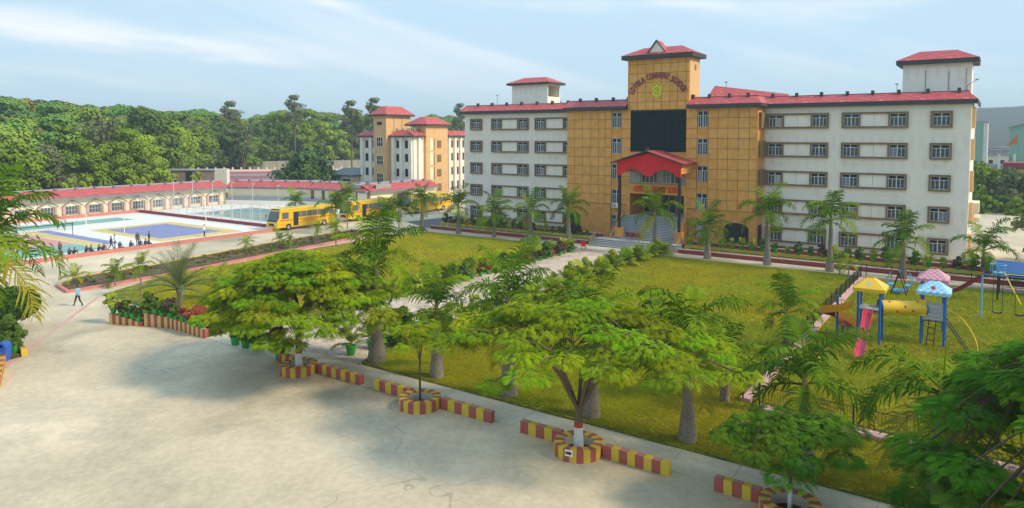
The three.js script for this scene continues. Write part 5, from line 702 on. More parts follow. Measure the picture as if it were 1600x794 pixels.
// red chairs
{ const c = thing('plastic_chair', 'red plastic armchair at the top end of the paved path', 'chair', [-41.6, 0.01, -75.8], 0.7); part('seat', bx(-0.25, 0.25, 0.42, 0.46, -0.25, 0.25), mat.red, c); part('backrest', new THREE.CylinderGeometry(0.3, 0.27, 0.5, 12, 1, true, Math.PI * 0.68, Math.PI * 0.64).translate(0, 0.7, 0.03), mat.red, c); for (const [x, z] of [[-0.22, -0.22], [0.22, -0.22], [-0.22, 0.22], [0.22, 0.22]]) part('leg', bar([x * 1.1, 0, z * 1.1], [x, 0.42, z], 0.025), mat.red, c); for (const x of [-0.27, 0.27]) part('armrest', bar([x, 0.66, -0.2], [x, 0.64, 0.25], 0.028), mat.red, c);
  const s = thing('waiting_seats', 'row of three dark red waiting seats on the stair landing', 'bench', [-37.6, 0.82, -81.1]); part('beam', bx(-1.1, 1.1, 0.34, 0.4, -0.05, 0.05), mat.steel, s); for (const x of [-0.72, 0, 0.72]) { part('seat', bx(x - 0.3, x + 0.3, 0.41, 0.46, -0.25, 0.25), mat.playMaroon, s); part('backrest', bx(x - 0.3, x + 0.3, 0.5, 1.0, -0.3, -0.24), mat.playMaroon, s); } for (const x of [-0.95, 0.95]) part('leg', [bar([x, 0, 0.25], [x, 0.34, 0], 0.03), bar([x, 0, -0.25], [x, 0.34, 0], 0.03)], mat.steel, s); }

// ================= buses =================
{
  const b = thing('school_bus', 'yellow school bus, nearest of the three, with its side door open', 'bus', [-87.25, 0, -64.6], 0, 'yellow buses parked in a line');
  // local: front at z = 0, tail at z = -10.8, x from -1.25 to 1.25
  const s = new THREE.Shape(); s.moveTo(0.05, 0.55); s.lineTo(0.12, 1.25); s.lineTo(-0.1, 1.5); s.lineTo(-0.55, 2.95); s.quadraticCurveTo(-0.65, 3.12, -0.95, 3.16); s.lineTo(-10.3, 3.16); s.quadraticCurveTo(-10.75, 3.12, -10.8, 2.7); s.lineTo(-10.8, 0.6);
  for (const c of [-8.6, -1.9]) { s.lineTo(c - 0.55, 0.5); s.absarc(c, 0.5, 0.55, Math.PI, 0, true); } s.lineTo(0.05, 0.55);
  part('body', new THREE.ExtrudeGeometry(s, { depth: 2.3, bevelEnabled: true, bevelSize: 0.08, bevelThickness: 0.1, bevelSegments: 3 }).translate(0, 0, -1.15).rotateY(-Math.PI / 2), mat.busYellow, b);
  for (const sd of [-1, 1]) {
    for (let i = 0; i < 8; i++) { const z = -1.95 - i * 1.06 - (i ? 0.1 : 0); if (i === 0 && sd > 0) continue; part('window_pane', bx(sd * 1.245, sd * 1.262, 1.85, 2.68, z, z - 0.98), M(0.12, 0.15, 0.16, { roughness: 0.15 }), b); }
    part('stripe', bx(sd * 1.248, sd * 1.26, 1.42, 1.62, -0.4, -10.6), mat.busOrange, b); part('sill_line', bx(sd * 1.248, sd * 1.263, 0.98, 1.02, -0.2, -10.6), mat.busOrange, b);
    for (const c of [-1.9, -8.6]) { const w = part('wheel', new THREE.CylinderGeometry(0.48, 0.48, 0.3, 22).rotateZ(Math.PI / 2).translate(sd * 1.05, 0.48, c), mat.tyre, b); part('rim', new THREE.CylinderGeometry(0.26, 0.26, 0.31, 16).rotateZ(Math.PI / 2).translate(sd * 1.06, 0.48, c), mat.grey, w); }
    part('headlight', new THREE.SphereGeometry(0.14, 12, 8).scale(1.2, 1, 0.5).translate(sd * 0.85, 0.95, 0.2), mat.lampGlass, b); part('mirror', [bar([sd * 1.1, 2.4, -0.3], [sd * 1.45, 2.3, 0.05], 0.025), bx(sd * 1.36, sd * 1.52, 1.9, 2.3, 0.02, 0.1)], mat.dark, b);
  }
  part('door_opening', bx(1.245, 1.268, 0.62, 2.66, -2.75, -3.75 + 0.1), mat.dark, b, 'open dark side door'); part('driver_window', bx(1.245, 1.262, 1.75, 2.68, -0.75, -1.9), M(0.12, 0.15, 0.16, { roughness: 0.15 }), b);
  part('windshield', quads([[[-1.12, 1.55, 0.0], [1.12, 1.55, 0.0], [1.08, 2.86, -0.43], [-1.08, 2.86, -0.43]]]), M(0.10, 0.13, 0.15, { roughness: 0.1 }), b); part('grille', bx(-0.55, 0.55, 0.8, 1.1, 0.2, 0.235), mat.dark, b); part('bumper', bx(-1.2, 1.2, 0.5, 0.72, 0.1, 0.28), mat.busYellow, b); part('roof_board', bx(-0.9, 0.9, 2.95, 3.2, -0.62, -0.52), mat.dark, b); part('lower_dash', quads([[[-1.15, 1.36, 0.13], [1.15, 1.36, 0.13], [1.12, 1.54, 0.03], [-1.12, 1.54, 0.03]]]), mat.dark, b);
  { const ft = await new FontLoader().loadAsync('fonts/droid/droid_sans_bold.typeface.json'); const g = new TextGeometry('LOYOLA CONVENT SCHOOL', { font: ft, size: 0.26, depth: 0.006, curveSegments: 2, bevelEnabled: false }); part('lettering', g.rotateY(Math.PI / 2).translate(1.252, 1.12, -4.2), M(0.25, 0.30, 0.02), b); }
  copy(b, [-87.25, 0, -78.4], 0, 1, 'yellow school bus in the middle of the line, half hidden by palms'); copy(b, [-86.8, 0, -92.2], -0.06, 1, 'yellow school bus farthest back, beside the orange flank tower');
}
// ================= playground =================
{
  const kb = (label, a, b) => { const L = Math.hypot(b[0] - a[0], b[1] - a[1]), t = thing('playground_fence', label, 'fence', [a[0], 0.1, a[1]], -Math.atan2(b[1] - a[1], b[0] - a[0])), n = Math.round(L / 2.1), d = L / n; part('kerb', bx(0, L, 0, 0.2, -0.3, 0.3), mat.palePink, t); for (let i = 0; i <= n; i++) part('post', bx(i * d - 0.035, i * d + 0.035, 0.2, 1.35, -0.035 - 0.12, 0.035 - 0.12), mat.ironBlack, t); for (let i = 0; i < n; i++) { const g = [bx(i * d + 0.036, (i + 1) * d - 0.036, 1.18, 1.21, -0.135, -0.105), bx(i * d + 0.036, (i + 1) * d - 0.036, 0.34, 0.37, -0.135, -0.105)]; for (let x = 0.15; x < d - 0.1; x += 0.15) g.push(bx(i * d + x - 0.007, i * d + x + 0.007, 0.37, 1.18, -0.127, -0.113)); const o = part('railing_panel', g, mat.ironBlack, t); o.userData.kind = 'stuff'; } };
  kb('iron railing on a pink kerb along the lawn side of the playground', [-10.45, -36.6], [-10.45, -75.2]); kb('iron railing on a pink kerb at the near end of the playground', [-9.6, -36.0], [8, -34.6]); kb('iron railing on a pink kerb at the far end of the playground', [-10.2, -75.6], [7, -76.6]);
  const roof = (x, z, y, m, name, t, w = 0.98) => { const o = part(name, [slope([x - w, y, z + w], [x + w, y, z + w], [x + 0.2, y + 0.62, z + 0.12], [x - 0.2, y + 0.62, z + 0.12]), slope([x + w, y, z + w], [x + w, y, z - w], [x + 0.2, y + 0.62, z - 0.12], [x + 0.2, y + 0.62, z + 0.12]), slope([x + w, y, z - w], [x - w, y, z - w], [x - 0.2, y + 0.62, z - 0.12], [x + 0.2, y + 0.62, z - 0.12]), slope([x - w, y, z - w], [x - w, y, z + w], [x - 0.2, y + 0.62, z + 0.12], [x - 0.2, y + 0.62, z - 0.12]), bx(x - w, x + w, y - 0.22, y, z + w - 0.03, z + w), bx(x + w - 0.03, x + w, y - 0.22, y, z - w, z + w - 0.03), bx(x - w, x - w + 0.03, y - 0.22, y, z - w, z + w - 0.03)], m, t); return o; };
  const check = tex(64, (u, v) => ((Math.floor(u * 4) + Math.floor(v * 4)) & 1) ? [1, 1, 1] : [0.80, 0.84, 0.92], { rep: 1.3 });
  const pinkCheck = M(0.85, 0.36, 0.40, { map: check, roughness: 0.5 }), blueCheck = M(0.45, 0.75, 0.90, { map: check, roughness: 0.5 });
  const t = thing('play_structure', 'multi-tower climbing frame with yellow tunnel, spiral slide and tiled roofs', 'play structure', [0, 0.1, 0]);
  const tower = (x, z, h, deck, w = 0.66) => { for (const sx of [-w, w]) for (const sz of [-w, w]) part('post', cyl(0.075, 0.075, h, x + sx, 0, z + sz, 10), mat.blue, t); part('deck', bx(x - w, x + w, deck - 0.1, deck, z - w, z + w), mat.deckGrey, t); part('deck_edge', bx(x - w - 0.03, x + w + 0.03, deck - 0.16, deck - 0.1, z - w - 0.03, z + w + 0.03), mat.ironBlack, t); };
  tower(-6.75, -52.4, 3.75, 2.35); roof(-6.75, -52.4, 3.75, mat.playYellow, 'roof', t); tower(-3.2, -54.4, 3.6, 1.75); roof(-3.2, -54.4, 3.6, blueCheck, 'roof', t); tower(-3.5, -58.4, 3.75, 1.75); roof(-3.5, -58.4, 3.75, pinkCheck, 'roof', t);
  for (const [x, z, m] of [[-6.75, -51.5, mat.alu], [-3.2, -53.5, mat.playRed]]) part('roof_badge', new THREE.CircleGeometry(0.14, 14).rotateX(-0.6).translate(x, z > -52 ? 4.1 : 3.92, z + 0.16), m, t);
  // tunnel between the first two towers
  part('tunnel', new THREE.CylinderGeometry(0.47, 0.47, 2.9, 22, 1, true).rotateZ(Math.PI / 2).rotateY(0.5).translate(-4.95, 2.35, -53.4), mat.playYellow, t); for (const [a, b] of [[-0.9, 0.4], [0, 1.2], [0.9, 0.3], [-0.5, 1.9], [0.5, 1.8]]) { const d = part('tunnel_spot', new THREE.SphereGeometry(0.09, 10, 8).scale(1, 1, 0.3), mat.playRed, t); const ca = Math.cos(0.5), sa = Math.sin(0.5), lx = a, ly = Math.cos(b) * 0.47, lz = Math.sin(b) * 0.47; d.position.set(-4.95 + lx * ca + lz * sa, 2.35 + ly, -53.4 - lx * sa + lz * ca); d.rotation.x = -(Math.PI / 2 - b); }
  part('tunnel_ring', [new THREE.TorusGeometry(0.49, 0.05, 8, 22).rotateY(Math.PI / 2 + 0.5).translate(-6.2, 2.35, -52.72), new THREE.TorusGeometry(0.49, 0.05, 8, 22).rotateY(Math.PI / 2 + 0.5).translate(-3.7, 2.35, -54.08)], mat.blue, t);
  // straight slide towards the camera
  const chute = (name, pts, w, hgt, m, par) => { const q = []; for (let i = 0; i + 1 < pts.length; i++) { const a = V(...pts[i]), b = V(...pts[i + 1]), d = b.clone().sub(a), s = V(d.z, 0, -d.x).normalize().multiplyScalar(w / 2), u = V(0, hgt, 0), f = v => v.toArray(); const al = a.clone().add(s), ar = a.clone().sub(s), bl = b.clone().add(s), br = b.clone().sub(s); q.push([f(al), f(ar), f(br), f(bl)], [f(al), f(bl), f(bl.clone().add(u)), f(al.clone().add(u))], [f(ar), f(ar.clone().add(u)), f(br.clone().add(u)), f(br)]); const o = s.clone().normalize().multiplyScalar(0.05); q.push([f(al.clone().add(u)), f(bl.clone().add(u)), f(bl.clone().add(u).add(o)), f(al.clone().add(u).add(o))], [f(ar.clone().add(u)), f(ar.clone().add(u).sub(o)), f(br.clone().add(u).sub(o)), f(br.clone().add(u))]); } return part(name, quads(q), m, par); };
  chute('slide', [[-6.75, 2.3, -51.75], [-6.72, 2.2, -51.3], [-6.68, 1.3, -49.6], [-6.66, 0.5, -48.1], [-6.65, 0.3, -47.3]], 0.5, 0.2, mat.playRed, t);
  // spiral slide with its post
  part('spiral_post', cyl(0.08, 0.08, 2.9, -8.75, 0, -52.2, 12), mat.blue, t); part('bridge_rail', [bar([-8.7, 2.7, -52.1], [-7.45, 2.5, -52.2], 0.04), bar([-8.7, 2.2, -52.1], [-7.45, 2.05, -52.2], 0.04), ...[0, 1, 2, 3, 4].map(k => bar([-8.5 + k * 0.25, 2.12, -52.1], [-8.5 + k * 0.25, 2.65, -52.1], 0.03))], mat.playYellow, t);
  { const q = [], q2 = []; const N = 22; for (let i = 0; i < N; i++) { const f = k => { const a = 0.5 + k / N * 6.4, y = 2.3 - 1.9 * k / N; return [a, y]; }; const [a, y] = f(i), [b, z] = f(i + 1), P = (r, an, h) => [-8.75 + Math.cos(an) * r, h, -52.2 + Math.sin(an) * r]; q.push([P(0.12, a, y + 0.06), P(0.12, b, z + 0.06), P(1.1, b, z), P(1.1, a, y)]); q2.push([P(1.1, a, y), P(1.1, b, z), P(1.28, b, z + 0.55), P(1.28, a, y + 0.55)]); } part('spiral_chute', quads(q), mat.playMaroon, t); part('spiral_wall', quads(q2), mat.playOrange, t); }
  // yellow curved slide behind, rope ladder and panels on the blue tower
  chute('curved_slide', [[-5.6, 2.0, -54.6], [-5.9, 1.6, -54.9], [-6.6, 1.0, -54.8], [-7.4, 0.55, -54.4]], 0.4, 0.16, mat.playOrange, t);
  for (let k = 0; k < 4; k++) part('barrier_board', bx(-3.78, -2.62, 1.78 + k * 0.28, 2.03 + k * 0.28, -53.74, -53.7), mat.deckGrey, t); part('barrier_board', bx(-4.02, -3.6, 1.9, 3.0, -53.66, -53.62), mat.playYellow, t);
  part('climbing_net', [bar([-2.5, 1.75, -53.9], [-0.9, 0, -51.6], 0.035), bar([-2.5, 1.75, -54.8], [-0.9, 0, -52.5], 0.035), ...[1, 2, 3, 4, 5, 6].map(k => bar([-2.5 + k * 0.24, 1.75 - k * 0.26, -53.9 + k * 0.34], [-2.5 + k * 0.24, 1.75 - k * 0.26, -54.8 + k * 0.34], 0.03))], mat.ironBlack, t);
  part('arch_rail', tube([[-2.45, 2.3, -54.9], [-1.5, 2.0, -53.6], [-0.7, 0.9, -52.3], [-0.6, 0, -52.0]], 0.03), mat.playYellow, t); part('ladder', [bar([-3.5, 0, -53.4], [-3.4, 1.7, -53.7], 0.03), bar([-3.1, 0, -53.4], [-3.0, 1.7, -53.7], 0.03), ...[0.4, 0.8, 1.2].map(y => bar([-3.5 + y * 0.06, y, -53.4 - y * 0.17], [-3.1 + y * 0.06, y, -53.4 - y * 0.17], 0.025))], mat.ironBlack, t);
  // separate slide with a blue basket platform
  const s2 = thing('tall_slide', 'long dark red slide with a blue basket platform near the swings', 'slide', [0, 0.1, 0]); part('post', cyl(0.07, 0.07, 2.6, 0.35, 0, -71.4, 10), mat.dark, s2); part('platform', [new THREE.CylinderGeometry(0.55, 0.5, 0.1, 18).translate(0.35, 2.4, -71.4), new THREE.TorusGeometry(0.55, 0.04, 6, 20).rotateX(Math.PI / 2).translate(0.35, 3.1, -71.4), ...[0, 1, 2, 3, 4, 5, 6, 7].map(k => bar([0.35 + Math.cos(k * 0.785) * 0.52, 2.4, -71.4 + Math.sin(k * 0.785) * 0.52], [0.35 + Math.cos(k * 0.785) * 0.55, 3.1, -71.4 + Math.sin(k * 0.785) * 0.55], 0.03))], mat.lightBlue, s2); chute('slide_chute', [[-0.1, 2.4, -71.4], [-1.2, 1.6, -71.0], [-2.4, 0.7, -70.5], [-3.4, 0.3, -70.2]], 0.5, 0.2, mat.playMaroon, s2); part('ladder', [bar([0.75, 2.5, -71.2], [2.0, 0, -70.4], 0.035), bar([0.75, 2.5, -71.7], [2.0, 0, -70.9], 0.035), ...[1, 2, 3, 4, 5].map(k => bar([0.75 + k * 0.21, 2.5 - k * 0.42, -71.2 + k * 0.133], [0.75 + k * 0.21, 2.5 - k * 0.42, -71.7 + k * 0.133], 0.03))], mat.playYellow, s2);
  // swings
  const sw = thing('swing_set', 'light blue swing frame with two chain swings at the right edge', 'swing', [0, 0.1, 0]); for (const x of [-0.65, 2.6, 5.8]) { part('leg', bar([x, 0, -63.9], [x, 3.3, -64.4], 0.06, 8), mat.lightBlue, sw); part('leg', bar([x, 0, -64.9], [x, 3.3, -64.4], 0.06, 8), mat.lightBlue, sw); } part('top_bar', bar([-0.65, 3.3, -64.4], [5.8, 3.3, -64.4], 0.06, 8), mat.blue, sw);
  for (const x of [0.35, 1.75]) { part('swing_chain', bar([x - 0.3, 3.3, -64.4], [x - 0.3, 0.55, -64.4], 0.022), mat.ironBlack, sw); part('swing_chain', bar([x + 0.3, 3.3, -64.4], [x + 0.3, 0.55, -64.4], 0.022), mat.ironBlack, sw); part('swing_seat', tube([[x - 0.3, 0.55, -64.4], [x - 0.15, 0.46, -64.4], [x + 0.15, 0.46, -64.4], [x + 0.3, 0.55, -64.4]], 0.06, 6), mat.ironBlack, sw); }
  // rocking boat swing
  const bo = thing('rocking_swing', 'round blue rocking swing on black legs near the far fence', 'swing', [-6.75, 0.1, -69.9]); for (const z of [-0.7, 0.7]) for (const x of [-0.45, 0.45]) part('leg', bar([x * 1.4, 0, z], [0, 2.0, z], 0.045), mat.ironBlack, bo); part('axle', bar([0, 2, -0.75], [0, 2, 0.75], 0.05), mat.blue, bo); for (const z of [-0.5, 0.5]) part('hoop', new THREE.TorusGeometry(0.95, 0.04, 6, 28, Math.PI * 1.5).rotateZ(-Math.PI * 1.25).translate(0, 1.15, z), mat.lightBlue, bo); part('seat', bx(-0.85, -0.45, 0.75, 0.85, -0.5, 0.5), mat.lightBlue, bo); part('seat', bx(0.45, 0.85, 0.75, 0.85, -0.5, 0.5), mat.lightBlue, bo); part('foot_board', bx(-0.45, 0.45, 0.3, 0.36, -0.5, 0.5), mat.lightBlue, bo);
  const sp = thing('yellow_rider', 'low yellow spring rider partly hidden by palm leaves near the fence', 'play equipment', [-8.9, 0.1, -44.2]); part('spring', cyl(0.12, 0.12, 0.35, 0, 0, 0, 10), mat.ironBlack, sp); part('body', new RoundedBoxGeometry(1.3, 0.55, 0.35, 3, 0.12).translate(0, 0.6, 0), mat.playYellow, sp); part('handle', bar([0.3, 0.9, -0.25], [0.3, 0.9, 0.25], 0.03), mat.playYellow, sp);
  const bx2 = thing('litter_box', 'small dark litter box on a post behind the yellow tunnel', 'bin', [-6.9, 0.1, -61]); part('post', cyl(0.04, 0.04, 0.5, 0, 0, 0, 8), mat.dark, bx2); part('box', bx(-0.25, 0.25, 0.5, 0.95, -0.2, 0.2), M(0.08, 0.04, 0.03), bx2);
}
// ================= people =================
function netMesh(sdf, lo, hi, c) {                         // surface nets over a signed distance
  const nx = Math.ceil((hi[0] - lo[0]) / c) + 1, ny = Math.ceil((hi[1] - lo[1]) / c) + 1, nz = Math.ceil((hi[2] - lo[2]) / c) + 1, D = new Float32Array(nx * ny * nz), id = (i, j, k) => (k * ny + j) * nx + i; for (let k = 0; k < nz; k++) for (let j = 0; j < ny; j++) for (let i = 0; i < nx; i++) D[id(i, j, k)] = sdf(lo[0] + i * c, lo[1] + j * c, lo[2] + k * c);
  const vi = new Int32Array(nx * ny * nz).fill(-1), p = [], ix = []; for (let k = 0; k < nz - 1; k++) for (let j = 0; j < ny - 1; j++) for (let i = 0; i < nx - 1; i++) { let n = 0, x = 0, y = 0, z = 0; for (let e = 0; e < 12; e++) { const ax = e >> 2, u = e & 1, v = (e >> 1) & 1, a = [0, 0, 0], b = [0, 0, 0]; a[(ax + 1) % 3] = b[(ax + 1) % 3] = u; a[(ax + 2) % 3] = b[(ax + 2) % 3] = v; b[ax] = 1; const d0 = D[id(i + a[0], j + a[1], k + a[2])], d1 = D[id(i + b[0], j + b[1], k + b[2])]; if ((d0 < 0) !== (d1 < 0)) { const t = d0 / (d0 - d1); x += a[0] + (b[0] - a[0]) * t; y += a[1] + (b[1] - a[1]) * t; z += a[2] + (b[2] - a[2]) * t; n++; } } if (n) { vi[id(i, j, k)] = p.length / 3; p.push(lo[0] + (i + x / n) * c, lo[1] + (j + y / n) * c, lo[2] + (k + z / n) * c); } }
  for (let k = 1; k < nz - 1; k++) for (let j = 1; j < ny - 1; j++) for (let i = 1; i < nx - 1; i++) for (let ax = 0; ax < 3; ax++) { const o = [0, 0, 0]; o[ax] = 1; const d0 = D[id(i, j, k)], d1 = D[id(i + o[0], j + o[1], k + o[2])]; if ((d0 < 0) === (d1 < 0)) continue; const u = [0, 0, 0], v = [0, 0, 0]; u[(ax + 1) % 3] = 1; v[(ax + 2) % 3] = 1; const q = [vi[id(i, j, k)], vi[id(i - u[0], j - u[1], k - u[2])], vi[id(i - u[0] - v[0], j - u[1] - v[1], k - u[2] - v[2])], vi[id(i - v[0], j - v[1], k - v[2])]]; if (q.some(w => w < 0)) continue; d0 < 0 ? ix.push(q[0], q[1], q[2], q[0], q[2], q[3]) : ix.push(q[0], q[2], q[1], q[0], q[3], q[2]); }
  const g = new THREE.BufferGeometry(); g.setAttribute('position', new THREE.Float32BufferAttribute(p, 3)); g.setIndex(ix); g.computeVertexNormals(); return g;
}
// bones: [a, b, ra, rb, tone]; a figure faces +z
const J = { hip: [0, 0.93, 0], neck: [0, 1.46, 0], head: [0, 1.63, 0.01], shL: [0.19, 1.40, 0], shR: [-0.19, 1.40, 0] };
function figure(P) {
  const bones = []; const B_ = (a, b, ra, rb, t) => bones.push([a, b, ra, rb, t]);
  B_(P.hip, P.chest, 0.135, 0.155, 'top'); B_(P.shL, P.shR, 0.075, 0.075, 'top'); B_(P.chest, P.neck, 0.11, 0.06, 'top'); B_(P.neck, P.head, 0.052, 0.06, 'skin');
  for (const s of ['L', 'R']) { B_(P['sh' + s], P['el' + s], 0.06, 0.047, 'top'); B_(P['el' + s], P['wr' + s], 0.045, 0.034, P.short ? 'skin' : 'top'); const w = P['wr' + s], e = P['el' + s], d = [0, 1, 2].map(i => w[i] - e[i]), L = Math.hypot(...d), u = d.map(v => v / L); B_(w, w.map((v, i) => v + u[i] * 0.09), 0.034, 0.03, 'skin'); const side = s === 'L' ? 1 : -1; for (let f = 0; f < 4; f++) { const st = [w[0] + u[0] * 0.08 + (f - 1.5) * 0.016 * (Math.abs(u[1]) > 0.5 ? 0 : 1), w[1] + u[1] * 0.08, w[2] + u[2] * 0.08 + (f - 1.5) * 0.018 * (Math.abs(u[1]) > 0.5 ? 1 : 0)]; B_(st, st.map((v, i) => v + u[i] * (0.075 - 0.012 * Math.abs(f - 1.3)) + (i === 0 ? -side * 0.012 : 0)), 0.0095, 0.008, 'skin'); } B_(w.map((v, i) => v + u[i] * 0.03), w.map((v, i) => v + u[i] * 0.075 + (i === 2 ? 0.045 : 0)), 0.012, 0.009, 'skin');
    B_(P['hp' + s], P['kn' + s], 0.09, 0.062, 'legs'); B_(P['kn' + s], P['an' + s], 0.06, 0.042, 'legs'); const a = P['an' + s], td = P['toe' + s]; B_([a[0], a[1] - 0.03, a[2]], td, 0.045, 0.035, 'shoe'); }
  const H = P.head, hr = (x, y, z) => { const dx = (x - H[0]) / 0.078, dy = (y - H[1] - 0.03) / 0.112, dz = (z - H[2] - 0.008) / 0.094; return (Math.hypot(dx, dy, dz) - 1) * 0.085; };
  const extra = [[[H[0], H[1] + 0.005, H[2] + 0.095], [H[0], H[1] + 0.035, H[2] + 0.09], 0.016, 0.01], [[H[0] + 0.078, H[1] + 0.0, H[2]], [H[0] + 0.08, H[1] + 0.04, H[2] - 0.005], 0.016, 0.016], [[H[0] - 0.078, H[1], H[2]], [H[0] - 0.08, H[1] + 0.04, H[2] - 0.005], 0.016, 0.016]];
  const cap = (x, y, z, a, b, ra, rb) => { const ax = b[0] - a[0], ay = b[1] - a[1], az = b[2] - a[2], l = ax * ax + ay * ay + az * az, t = clamp(((x - a[0]) * ax + (y - a[1]) * ay + (z - a[2]) * az) / l); return Math.hypot(x - a[0] - ax * t, y - a[1] - ay * t, z - a[2] - az * t) - lerp(ra, rb, t); };
  const smin = (a, b, k) => { const h = clamp(0.5 + 0.5 * (b - a) / k); return lerp(b, a, h) - k * h * (1 - h); };
  const sdf = (x, y, z) => { let d = hr(x, y, z); for (const [a, b, ra, rb] of extra) d = smin(d, cap(x, y, z, a, b, ra, rb), 0.012); for (const [a, b, ra, rb] of bones) d = smin(d, cap(x, y, z, a, b, ra, rb), ra < 0.02 ? 0.006 : 0.03); return d; };
  const all = bones.flatMap(b => [b[0], b[1]]), lo = [0, 1, 2].map(i => Math.min(...all.map(q => q[i])) - 0.19), hi = [0, 1, 2].map(i => Math.max(...all.map(q => q[i]), i === 1 ? H[1] + 0.05 : -9) + 0.19);
  const g = netMesh(sdf, lo, hi, 0.018), p = g.attributes.position, tone = [];
  for (let i = 0; i < p.count; i++) { const x = p.getX(i), y = p.getY(i), z = p.getZ(i); let best = 1e9, t = 'top'; for (const [a, b, ra, rb, tn] of bones) { const d = cap(x, y, z, a, b, ra, rb); if (d < best) { best = d; t = tn; } } if (hr(x, y, z) < best + 0.004 || Math.hypot(x - H[0], y - H[1] - 0.03, z - H[2]) < 0.125) t = (y > H[1] + 0.075 || z < H[2] - 0.025 && y > H[1] - 0.045) ? 'hair' : (Math.abs(y - H[1] - 0.042) < 0.009 && z > H[2] + 0.06 && Math.abs(Math.abs(x - H[0]) - 0.032) < 0.015) ? 'hair' : (Math.abs(y - H[1] + 0.035) < 0.007 && z > H[2] + 0.07 && Math.abs(x - H[0]) < 0.025) ? 'lip' : 'skin'; tone.push(t); }
  return { g, tone };
}
const base = { hip: [0, 0.95, 0], chest: [0, 1.26, 0.01], neck: [0, 1.47, 0], head: [0, 1.6, 0.015], shL: [0.175, 1.39, 0], shR: [-0.175, 1.39, 0], elL: [0.23, 1.11, -0.02], elR: [-0.23, 1.11, -0.02], wrL: [0.24, 0.86, 0.05], wrR: [-0.24, 0.86, 0.05], hpL: [0.09, 0.9, 0], hpR: [-0.09, 0.9, 0], knL: [0.1, 0.5, 0.02], knR: [-0.1, 0.5, 0.02], anL: [0.1, 0.1, 0], anR: [-0.1, 0.1, 0], toeL: [0.12, 0.04, 0.17], toeR: [-0.12, 0.04, 0.17] };
const poses = {
  stand: base, walk: { ...base, knL: [0.1, 0.52, 0.16], anL: [0.1, 0.13, 0.28], toeL: [0.1, 0.1, 0.45], knR: [-0.1, 0.5, -0.06], anR: [-0.1, 0.14, -0.34], toeR: [-0.1, 0.045, -0.2], elL: [0.24, 1.13, -0.14], wrL: [0.25, 0.92, -0.05], elR: [-0.24, 1.13, 0.08], wrR: [-0.22, 0.95, 0.26] },
  sit: { ...base, hip: [0, 0.14, 0], chest: [0, 0.44, 0.05], neck: [0, 0.64, 0.08], head: [0, 0.77, 0.11], shL: [0.175, 0.57, 0.06], shR: [-0.175, 0.57, 0.06], elL: [0.24, 0.38, 0.2], elR: [-0.24, 0.38, 0.2], wrL: [0.12, 0.42, 0.38], wrR: [-0.12, 0.40, 0.38], hpL: [0.09, 0.12, 0.04], hpR: [-0.09, 0.12, 0.04], knL: [0.14, 0.48, 0.3], knR: [-0.14, 0.48, 0.3], anL: [0.13, 0.1, 0.45], anR: [-0.13, 0.1, 0.45], toeL: [0.14, 0.04, 0.62], toeR: [-0.14, 0.04, 0.62] },
  cross: { ...base, hip: [0, 0.14, 0], chest: [0, 0.46, 0], neck: [0, 0.66, 0.01], head: [0, 0.79, 0.04], shL: [0.175, 0.59, 0], shR: [-0.175, 0.59, 0], elL: [0.26, 0.34, 0.08], elR: [-0.26, 0.34, 0.08], wrL: [0.18, 0.22, 0.27], wrR: [-0.18, 0.22, 0.27], hpL: [0.09, 0.12, 0.04], hpR: [-0.09, 0.12, 0.04], knL: [0.36, 0.13, 0.3], knR: [-0.36, 0.13, 0.3], anL: [-0.05, 0.09, 0.36], anR: [0.05, 0.11, 0.28], toeL: [-0.2, 0.07, 0.36], toeR: [0.2, 0.09, 0.28] },
};
const figs = {}; for (const k in poses) figs[k] = figure(poses[k]); figs.walkShort = figs.walk;
const looks = { blazer: { top: [0.065, 0.068, 0.075], legs: [0.045, 0.047, 0.055], skin: [0.28, 0.15, 0.09], hair: [0.012, 0.01, 0.01], shoe: [0.015, 0.015, 0.015], lip: [0.22, 0.07, 0.06] }, white: { top: [0.75, 0.75, 0.76], legs: [0.03, 0.03, 0.035], skin: [0.26, 0.14, 0.085], hair: [0.012, 0.01, 0.01], shoe: [0.02, 0.02, 0.02], lip: [0.22, 0.07, 0.06] }, blue: { top: [0.24, 0.45, 0.68], legs: [0.03, 0.033, 0.045], skin: [0.20, 0.105, 0.065], hair: [0.012, 0.01, 0.01], shoe: [0.03, 0.015, 0.01], lip: [0.2, 0.06, 0.05] }, maroon: { top: [0.24, 0.10, 0.10], legs: [0.06, 0.05, 0.06], skin: [0.26, 0.14, 0.085], hair: [0.012, 0.01, 0.01], shoe: [0.02, 0.02, 0.02], lip: [0.22, 0.07, 0.06] } };
const figGeo = {}; const figMat = M(1, 1, 1, { vertexColors: true, roughness: 0.85 });
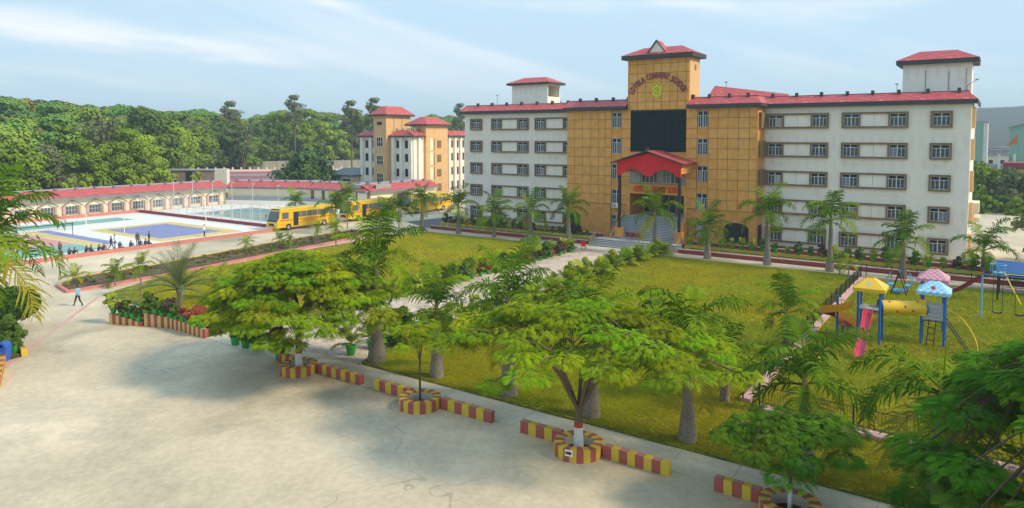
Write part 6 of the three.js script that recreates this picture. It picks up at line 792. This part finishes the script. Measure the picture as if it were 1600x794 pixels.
function person(label, pose, look, x, z, turn, s = 1, y = 0) { const k = pose + look; if (!figGeo[k]) { const g = figs[pose].g.clone(), c = []; for (const t of figs[pose].tone) c.push(...looks[look][t]); g.setAttribute('color', new THREE.Float32BufferAttribute(c, 3)); figGeo[k] = g; } const o = solo('person', figGeo[k], figMat, label, 'person'); o.position.set(x, y, z); o.rotation.y = turn; o.scale.setScalar(s); return o; }
person('person in a light blue shirt and dark trousers walking across the plaza', 'walk', 'blue', -61.8, -26.8, -1.2, 1.02);
[['person in a maroon top standing at the left end of the group', 'stand', 'maroon', -89.8, -37.2, 0.4], ['person in a dark blazer sitting below the standing one in maroon', 'cross', 'blazer', -89.3, -37.0, 1.2], ['person in a dark blazer sitting right of the standing one in maroon', 'sit', 'blazer', -89.3, -37.9, 2.0], ['person in a dark blazer sitting with knees up, third of the left cluster', 'sit', 'blazer', -89.2, -38.4, 2.6], ['person in dark clothes sitting, left one of the tight pair', 'sit', 'blazer', -89.6, -39.9, 2.2], ['person in dark clothes sitting, right one of the tight pair', 'cross', 'blazer', -89.4, -40.4, 2.8], ['person sitting beside the tight pair, back turned to the driveway', 'sit', 'blazer', -89.3, -41.2, 2.4], ['person sitting nearest the walking one on the court edge', 'cross', 'blazer', -89.2, -41.8, 1.8], ['person in a dark blazer walking along the salmon kerb of the court', 'walk', 'blazer', -89.3, -42.7, 2.6], ['person in a white shirt standing behind a sitting one', 'stand', 'white', -90.4, -43.7, -0.4], ['person in a dark blazer sitting in front of the one in white', 'cross', 'blazer', -89.4, -43.8, 1.6], ['small person sitting alone on the court edge', 'sit', 'blazer', -89.3, -45.0, 2.1], ['person in a blazer standing at the left of the right-hand cluster', 'stand', 'blazer', -90.0, -46.3, 0.9], ['person sitting lowest in the right-hand cluster', 'cross', 'blazer', -89.2, -46.2, 1.2], ['person sitting in the middle of the right-hand cluster', 'sit', 'blazer', -89.2, -46.8, 2.2], ['person sitting at the right of the right-hand cluster', 'cross', 'blazer', -89.2, -47.3, 2.6], ['person in a blazer standing at the right of the right-hand cluster', 'stand', 'blazer', -89.8, -47.7, -0.6], ['person in a white shirt and dark trousers alone at the purple court', 'stand', 'white', -90.2, -55.6, 2.2]].forEach(a => person(...a, 0.97, 0.03));
renderer.render(scene, camera);
